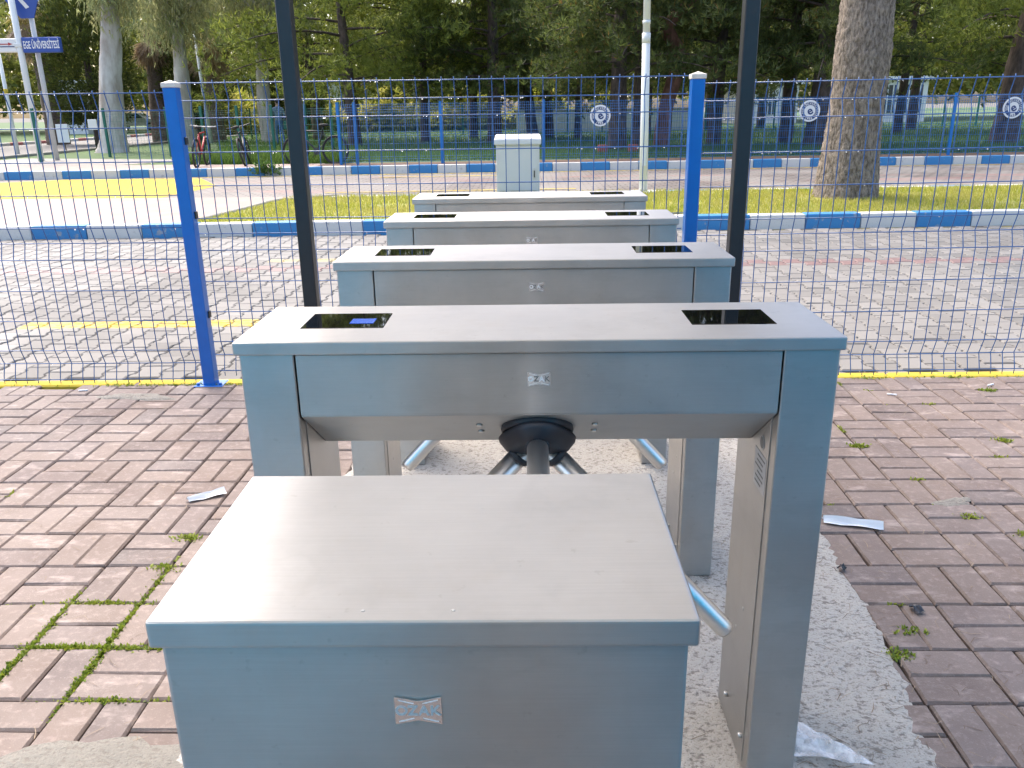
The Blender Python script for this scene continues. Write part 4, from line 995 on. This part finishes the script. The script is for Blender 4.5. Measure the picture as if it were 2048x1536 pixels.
# ================================================================ PERSON walking beyond the green fence
def person(x, y, rz):
    pr = empty('person', (x, y, ZP)); pr.rotation_euler[2] = rz; tag(pr, 'person in denim jacket and blue trousers walking behind the green fence', 'person')
    J = {'pel': (0, 0, .90), 'wst': (0, 0, 1.05), 'chs': (0, .0, 1.30), 'nek': (0, .01, 1.46), 'hd0': (0, .02, 1.54), 'hd1': (0, .025, 1.66), 'hd2': (0, .02, 1.74),
         'shl': (-.17, 0, 1.38), 'ell': (-.22, .06, 1.12), 'wrl': (-.2, .16, .92), 'hal': (-.19, .19, .83), 'shr': (.17, 0, 1.38), 'elr': (.22, -.08, 1.12), 'wrr': (.2, -.06, .90), 'har': (.19, -.03, .81),
         'hpl': (-.09, 0, .86), 'knl': (-.10, .14, .50), 'anl': (-.09, .16, .09), 'tol': (-.09, .30, .04), 'hpr': (.09, 0, .86), 'knr': (.10, -.04, .48), 'anr': (.09, -.26, .14), 'tor': (.09, -.16, .04)}
    RAD = {'pel': .15, 'wst': .14, 'chs': .17, 'nek': .06, 'hd0': .075, 'hd1': .095, 'hd2': .06, 'shl': .075, 'ell': .055, 'wrl': .038, 'hal': .04, 'hpl': .10, 'knl': .065, 'anl': .045, 'tol': .035}
    ED = [('pel', 'wst'), ('wst', 'chs'), ('chs', 'nek'), ('nek', 'hd0'), ('hd0', 'hd1'), ('hd1', 'hd2'), ('chs', 'shl'), ('shl', 'ell'), ('ell', 'wrl'), ('wrl', 'hal'), ('chs', 'shr'), ('shr', 'elr'), ('elr', 'wrr'), ('wrr', 'har'),
          ('pel', 'hpl'), ('hpl', 'knl'), ('knl', 'anl'), ('anl', 'tol'), ('pel', 'hpr'), ('hpr', 'knr'), ('knr', 'anr'), ('anr', 'tor')]
    names = list(J); me = bpy.data.meshes.new('body'); me.from_pydata([J[n_] for n_ in names], [(names.index(a), names.index(b)) for a, b in ED], [])
    o = bpy.data.objects.new('body', me); COL.objects.link(o); sk = o.modifiers.new('s', 'SKIN'); o.modifiers.new('u', 'SUBSURF').levels = 2
    for i, n_ in enumerate(names):
        r = RAD.get(n_, RAD.get(n_[:2]+'l', .05)); me.skin_vertices[0].data[i].radius = (r, r*.8); me.skin_vertices[0].data[i].use_root = n_ == 'pel'
    bpy.context.view_layer.update(); m2 = bpy.data.meshes.new_from_object(o.evaluated_get(bpy.context.evaluated_depsgraph_get())); bpy.data.objects.remove(o)
    m2.materials.clear()
    for k in ('skin', 'jacket', 'trouser', 'rubber'): m2.materials.append(MT[k])
    for p in m2.polygons:
        c = p.center; p.use_smooth = True
        p.material_index = 0 if c.z > 1.47 or (abs(c.x) > .16 and c.z < .92) else (1 if c.z > .93 else (2 if c.z > .10 else 3))
    link('body', m2, None, pr)
    bm = bmesh.new(); bmesh.ops.create_uvsphere(bm, u_segments=14, v_segments=10, radius=.105); bmesh.ops.scale(bm, vec=(.95, 1.05, 1), verts=bm.verts)
    bmesh.ops.delete(bm, geom=[v for v in bm.verts if v.co.z < -.02 and v.co.y > -.02], context='VERTS'); link('hair', bm_mesh(bm), 'hair', pr, (0, .008, 1.665), smooth=True)
    bg_ = empty('shoulder_bag', (x+.42, y-.12, ZP+.78)); tag(bg_, 'dark green bag hanging beside the walking person', 'bag')
    box_obj('pouch', (0, 0, 0), (.42, .16, .32), 'green_wire', bg_, .04, 2); tube_obj('strap', [(-.16, 0, .15), (-.14, .03, .3), (0, .05, .38), (.12, .03, .3), (.16, 0, .15)], .015, 'rubber', bg_)
person(-9.55, 33.5, R(25))

# ================================================================ SIGNS at the left edge
sp = empty('direction_sign', (-14.05, 24.6, ZP)); tag(sp, 'blue and white direction sign on a white pole at the left edge', 'sign')
tube_obj('pole', [(0, 0, 0), (0, 0, 5.2)], .085, 'pole_white', sp, 14)
box_obj('white_panel', (-.62, .02, 3.12), (1.10, .16, .36), 'white_paint', sp, .02, 1)
bl = box_obj('blue_panel', (.62, .02, 3.12), (1.06, .16, .40), 'sign_blue', sp, .02, 1)
t = link('lettering', text_mesh('EGE ÜNİVERSİTESİ', .27, .002, bold=.004), 'white_paint', bl, (.02, -.083, -.01)); t.rotation_euler[0] = math.pi/2; t.scale = (.44, 1, 1)
ar = empty('x'); bpy.data.objects.remove(ar)
for dz, s in ((.03, 1), (-.035, -1)):
    V = [(-.5, 0, -.012), (.30, 0, -.012), (.30, 0, -.035), (.42, 0, .0), (.30, 0, .045), (.30, 0, .012), (-.5, 0, .012)]
    V = [(x*s, 0, z) for x, _, z in V]; link('arrow', pyd(V+[(x, -.004, z) for x, _, z in V], [tuple(range(7, 14)), tuple(range(7))]), 'red' if s > 0 else 'navy', sp, (-.58, -.064, 3.12+dz))
box_obj('bracket', (0, -.0, 3.12), (.2, .2, .1), 'pole_white', sp, .01, 1)
sp2 = empty('road_sign', (-13.75, 24.9, ZP)); tag(sp2, 'dark and light blue angled board with white stroke on a pole above the direction sign', 'sign')
tube_obj('pole', [(0, 0, 0), (0, 0, 4.3)], .07, 'label_white', sp2, 12)
def plate(name, pts, mat, parent, loc, th=.03):
    n = len(pts); V = [(x, 0, z) for x, z in pts]+[(x, th, z) for x, z in pts]; F = [tuple(range(n))[::-1], tuple(range(n, 2*n))]+[(i, (i+1) % n, (i+1) % n+n, i+n) for i in range(n)]
    return link(name, pyd(V, F), mat, parent, loc)
bd2 = plate('board', [(-.75, .25), (-.25, -.42), (.12, -.42), (.62, .75), (-.75, .75)], 'sign_blue', sp2, (0, -.09, 4.25))
plate('light_panel', [(-.45, .42), (.35, .02), (.60, .72), (-.6, .72)], 'sign_cyan', bd2, (0, -.012, 0), .01)
plate('white_stroke', [(-.42, .30), (-.30, .30), (.05, -.14), (-.05, -.18)], 'white_paint', bd2, (0, -.014, 0), .01)
tp = empty('thin_post', (-17.2, 28.8, ZP)); tag(tp, 'thin white post with yellow band behind the direction sign', 'post')
tube_obj('shaft', [(0, 0, 0), (0, 0, 3.2)], .06, 'pole_white', tp, 10); tube_obj('band', [(0, 0, 1.95), (0, 0, 2.12)], .063, 'yellow', tp, 10)
for x_, y_, w_, h_, zz, lb in ((-16.2, 30.0, .42, .62, .35, 'larger white notice board standing low by the side road'), (-15.6, 31.0, .32, .36, .75, 'small white notice plate on a short stake right of the larger board')):
    nb = empty('notice_board', (x_, y_, ZP)); tag(nb, lb, 'sign'); box_obj('panel', (0, 0, zz+h_/2), (w_, .03, h_), 'white_paint', nb, .004, 1); tube_obj('stake', [(0, .03, 0), (0, .03, zz+h_*.8)], .018, 'dark_metal', nb)
st = empty('bike_stand', (-14.6, 22.6, ZP)); tag(st, 'blue bent tube stand at the left edge above the far kerb', 'bike stand')
tube_obj('hoop', [(-.5, 0, 0), (-.5, 0, .75), (-.35, 0, .95), (.1, 0, .95), (.28, 0, .75), (.28, 0, 0)], .035, 'blue_post', st, 10)
box_obj('white_block', (-.35, .15, .55), (.5, .1, .7), 'white_paint', st, .03, 2)
# thin lamp post in the left background
l2 = empty('street_lamp', (-13.95, 38.0, ZP)); tag(l2, 'slim white street lamp with flat head near the yellow palm', 'street lamp')
tube_obj('shaft', [(0, 0, 0), (-.15, 0, 4.6)], [.09, .05], 'pole_white', l2, 10); box_obj('lamp_head', (.2, 0, 4.65), (.75, .2, .08), 'pole_white', l2, .02, 1, Matrix.Rotation(-.2, 3, 'Y'))

# ================================================================ CAR, buildings, walls, flags
def car(x, y, rz, label):
    c = empty('parked_car', (x, y, ZP)); c.rotation_euler[2] = rz; tag(c, label, 'car')
    prof = [(-2.0, .35), (-2.05, .75), (-1.9, .95), (-1.45, 1.42), (.35, 1.45), (.95, 1.0), (1.85, .85), (2.0, .6), (1.98, .35)]
    bm = bmesh.new(); L_ = [[bm.verts.new((px, s*(.82 if pz < 1.1 else .66), pz)) for px, pz in prof] for s in (-1, 1)]; n = len(prof)
    for i in range(n): bm.faces.new((L_[0][i], L_[1][i], L_[1][(i+1) % n], L_[0][(i+1) % n]))
    bm.faces.new(L_[0]); bm.faces.new(L_[1][::-1]); bmesh.ops.recalc_face_normals(bm, faces=bm.faces); bmesh.ops.bevel(bm, geom=bm.edges[:], offset=.06, segments=2, affect='EDGES'); link('body', bm_mesh(bm), 'car_white', c, smooth=False)
    for s in (-1, 1):
        for pts in ([(-1.6, 1.0), (-1.3, 1.36), (-.5, 1.38), (-.5, 1.0)], [(-.42, 1.0), (-.42, 1.38), (.28, 1.38), (.75, 1.02)]):
            V = [(px, s*(.845-(pz-.95)*.34), pz) for px, pz in pts]; V2 = [(a, b-s*.03, z_) for a, b, z_ in V]; link('window', pyd(V+V2, [(0, 1, 2, 3), (4, 5, 6, 7)]), 'car_glass', c)
        for wx in (-1.25, 1.25):
            bm = bmesh.new(); lathe(bm, [(.2, -.1), (.31, -.1), (.32, 0), (.31, .1), (.2, .1)], 18, Matrix.Translation((wx, s*.78, .31)) @ Matrix.Rotation(math.pi/2, 4, 'X')); wl = link('wheel', bm_mesh(bm), 'rubber', c)
            bm = bmesh.new(); lathe(bm, [(.19, -.11), (.19, .11)], 14, Matrix.Translation((wx, s*.78, .31)) @ Matrix.Rotation(math.pi/2, 4, 'X')); link('rim', bm_mesh(bm), 'label_white', wl)
        box_obj('headlight', (1.93, s*.6, .68), (.08, .3, .12), 'label_white', c, .02, 1)
    V = [(.98, -.6, 1.03), (.98, .6, 1.03), (.42, .55, 1.42), (.42, -.55, 1.42)]; link('windscreen', pyd([(a+.03, b, z_+.03) for a, b, z_ in V], [(0, 1, 2, 3)]), 'car_glass', c)
car(-34.2, 76.0, R(8), 'white car parked behind the eucalyptus trunk on the left')
car(-13.5, 80.0, R(5), 'white car far behind the pines left of centre')
def building(x, y, w_, h_, d_, label, roof='plaster', nwin=6, wh=1.2, rows_=1):
    b = empty('building', (x, y, ZP)); tag(b, label, 'building'); box_obj('wall', (0, d_/2, h_/2), (w_, d_, h_), 'plaster', b)
    rf = plate('roof', [(-w_/2-.3, 0), (w_/2+.3, 0), (w_/2+.25, .25), (-w_/2-.25, .25)], roof, b, (0, -.3, h_+.002), d_+.6)
    for r_ in range(rows_):
        for k in range(nwin):
            wx = -w_/2+w_*(k+.5)/nwin; wv = box_obj('window', (wx, -.02, 1.5+r_*2.8), (w_/nwin*.62, .05, wh), 'win', b)
            for q in (-1, 0, 1): box_obj('mullion', (q*w_/nwin*.2, -.035, 0), (.07, .03, wh), 'white_paint', wv)
            box_obj('crossbar', (0, -.034, 0), (w_/nwin*.62, .028, .07), 'white_paint', wv)
building(25.6, 60, 3.6, 2.7, 6, 'white building with gridded windows behind the big palm trunk', nwin=2, wh=1.8)
building(17.2, 62, 4.2, 2.6, 6, 'white building with tall windows left of the big palm trunk', nwin=3, wh=1.8)
building(-32.6, 62, 2.0, 3.4, 5, 'white house glimpsed between the left palm and eucalyptus', nwin=1)
building(-14.5, 72, 22, 4.0, 8, 'long pale building behind the flags left of centre', nwin=9)
gw = empty('garden_wall', (4.3, 46.8, ZP)); tag(gw, 'low white wall behind the pines near the middle emblem', 'wall'); box_obj('wall', (0, 0, .55), (9.5, .25, 1.1), 'plaster', gw, .01, 1); box_obj('coping', (0, 0, 1.13), (9.7, .35, .07), 'concrete', gw, .01, 1)
def flag(x, y, h_, mat, label):
    f = empty('flag_pole', (x, y, ZP)); tag(f, label, 'flag'); tube_obj('pole', [(0, 0, 0), (0, 0, h_)], [.05, .035], 'pole_white', f, 8)
    V, F = [], []
    for i in range(9):
        for j in range(2): V.append((.04+i*.16, .1*math.sin(i*.9), h_-.05-j*.75-.09*i))
    F = [(2*i, 2*i+1, 2*i+3, 2*i+2) for i in range(8)]; V2 = [(a, b+.01, c) for a, b, c in V]; m = len(V); F += [tuple(q+m for q in f_)[::-1] for f_ in F]; link('cloth', pyd(V+V2, F), mat, f)
flag(-11.45, 48.0, 3.3, 'white_paint', 'white flag on a thin pole right of the left black post')
flag(-13.0, 50.0, 3.5, 'red', 'red flag on a thin pole beside the left black post')
ib = empty('information_board', (-11.3, 46.0, ZP)); tag(ib, 'blue and white information board below the white flag', 'sign'); box_obj('blue_half', (-.35, 0, 1.75), (.7, .05, .6), 'sign_blue', ib); box_obj('white_half', (.37, 0, 1.75), (.7, .05, .6), 'white_paint', ib)
for s in (-.5, .5): tube_obj('leg', [(s, .05, 0), (s, .05, 1.6)], .04, 'dark_metal', ib)
for x_, lb in ((2.12, 'left reddish clay block in the park grass'), (2.95, 'right reddish clay block in the park grass')):
    cbk = box_obj('clay_block', (x_, 23.6, ZP+.16), (.26, .2, .2), 'clay', None, .03, 2); tag(cbk, lb, 'block', 'clay blocks')
wd_ = empty('kerb_weed', (-5.95, 19.47, 0)); tag(wd_, 'small green weed growing against the far kerb', 'weed')
g2 = np.random.default_rng(5); P = g2.normal(0, 1, (160, 3))*np.array([.16, .05, .08])+np.array([0, 0, .12]); D = g2.normal(0, .6, P.shape); D[:, 2] = 1
V = tufts(P, D, g2, 3, .12, .03, .6); link('leaves', np_mesh(V, np.arange(len(V)).reshape(-1, 3)), 'grass_shade', wd_)

# ================================================================ LITTER
def crumple(name, pts, mat, label, amp, seed, loc, rz, fold=None, cat='litter', th=.0004, group=None):
    """thin folded scrap: bilinear patch over four corners with creases"""
    rr = random.Random(seed); n, m = 14, 8; V = []
    ph = [rr.uniform(0, 6.28) for _ in range(4)]
    for i in range(n+1):
        for j in range(m+1):
            u, v = i/n, j/m; a, b, c, d = [Vector(p) for p in pts]
            p = (a*(1-u)+b*u)*(1-v)+(d*(1-u)+c*u)*v
            z = amp*(abs(math.sin(u*5+v*3+ph[0]))*.6+abs(math.sin(v*7-u*2+ph[1]))*.4)
            if fold: z += fold*max(0, .35-abs(v-.5))**1.0
            V.append((p.x, p.y, p.z+z+.002))
    k = m+1; F = [(i*k+j, (i+1)*k+j, (i+1)*k+j+1, i*k+j+1) for i in range(n) for j in range(m)]
    nV = len(V); V += [(x, y, z-th) for x, y, z in V]; F += [tuple(q+nV for q in f)[::-1] for f in F]
    o = link(name, pyd(V, F), mat, None, loc); o.rotation_euler[2] = rz; return tag(o, label, cat, group)
crumple('paper_scrap', [(-.06, -.03, 0), (.045, .055, .0), (.075, .02, .004), (-.04, -.045, 0)], 'paper', 'folded white paper scrap on red pavers left of the pedestal', .006, 3, (-1.19, 2.735, .002), 0, .05)
crumple('paper_strip', [(-.09, .035, 0), (.09, -.015, 0), (.085, -.05, 0), (-.095, .0, 0)], 'paper', 'twisted white paper strip on red pavers right of the turnstiles', .006, 6, (1.085, 2.50, .002), 0, .06)
crumple('plastic_wrap', [(-.07, -.04, 0), (.09, -.07, 0), (.02, .015, 0), (-.045, .075, 0)], 'plastic', 'clear crumpled plastic wrap on the concrete beside the turnstile leg', .012, 9, (.63, 1.475, .012), 0, .03)
crumple('black_scrap', [(-.014, -.02, 0), (.014, -.02, 0), (.012, .02, 0), (-.012, .02, 0)], 'dark_metal', 'small dark crumpled scrap on the pavers at the right', .006, 12, (1.073, 1.996, .002), .3, .03)
crumple('black_scrap', [(-.009, -.012, 0), (.009, -.012, 0), (.012, .01, 0), (-.012, .012, 0)], 'dark_metal', 'tiny black scrap by the edge of the concrete strip', .008, 15, (.945, 2.21, .004), .8, .03)
for x_, y_, rz, lb in ((2.30, 3.93, .5, 'white cigarette butt near the fence at the right edge'), (1.76, 3.80, -.4, 'white cigarette butt on pavers right of the turnstiles near the fence'), (-2.28, 3.98, .2, 'white cigarette butt near the fence at the left')):
    cg = empty('cigarette_butt', (x_, y_, .006)); cg.rotation_euler[2] = rz; tag(cg, lb, 'litter', 'cigarette butts'); tube_obj('paper', [(-.022, 0, 0), (.006, 0, 0)], .004, 'paper', cg, 8); tube_obj('filter', [(.006, 0, 0), (.022, 0, 0)], .0041, 'paper', cg, 8)
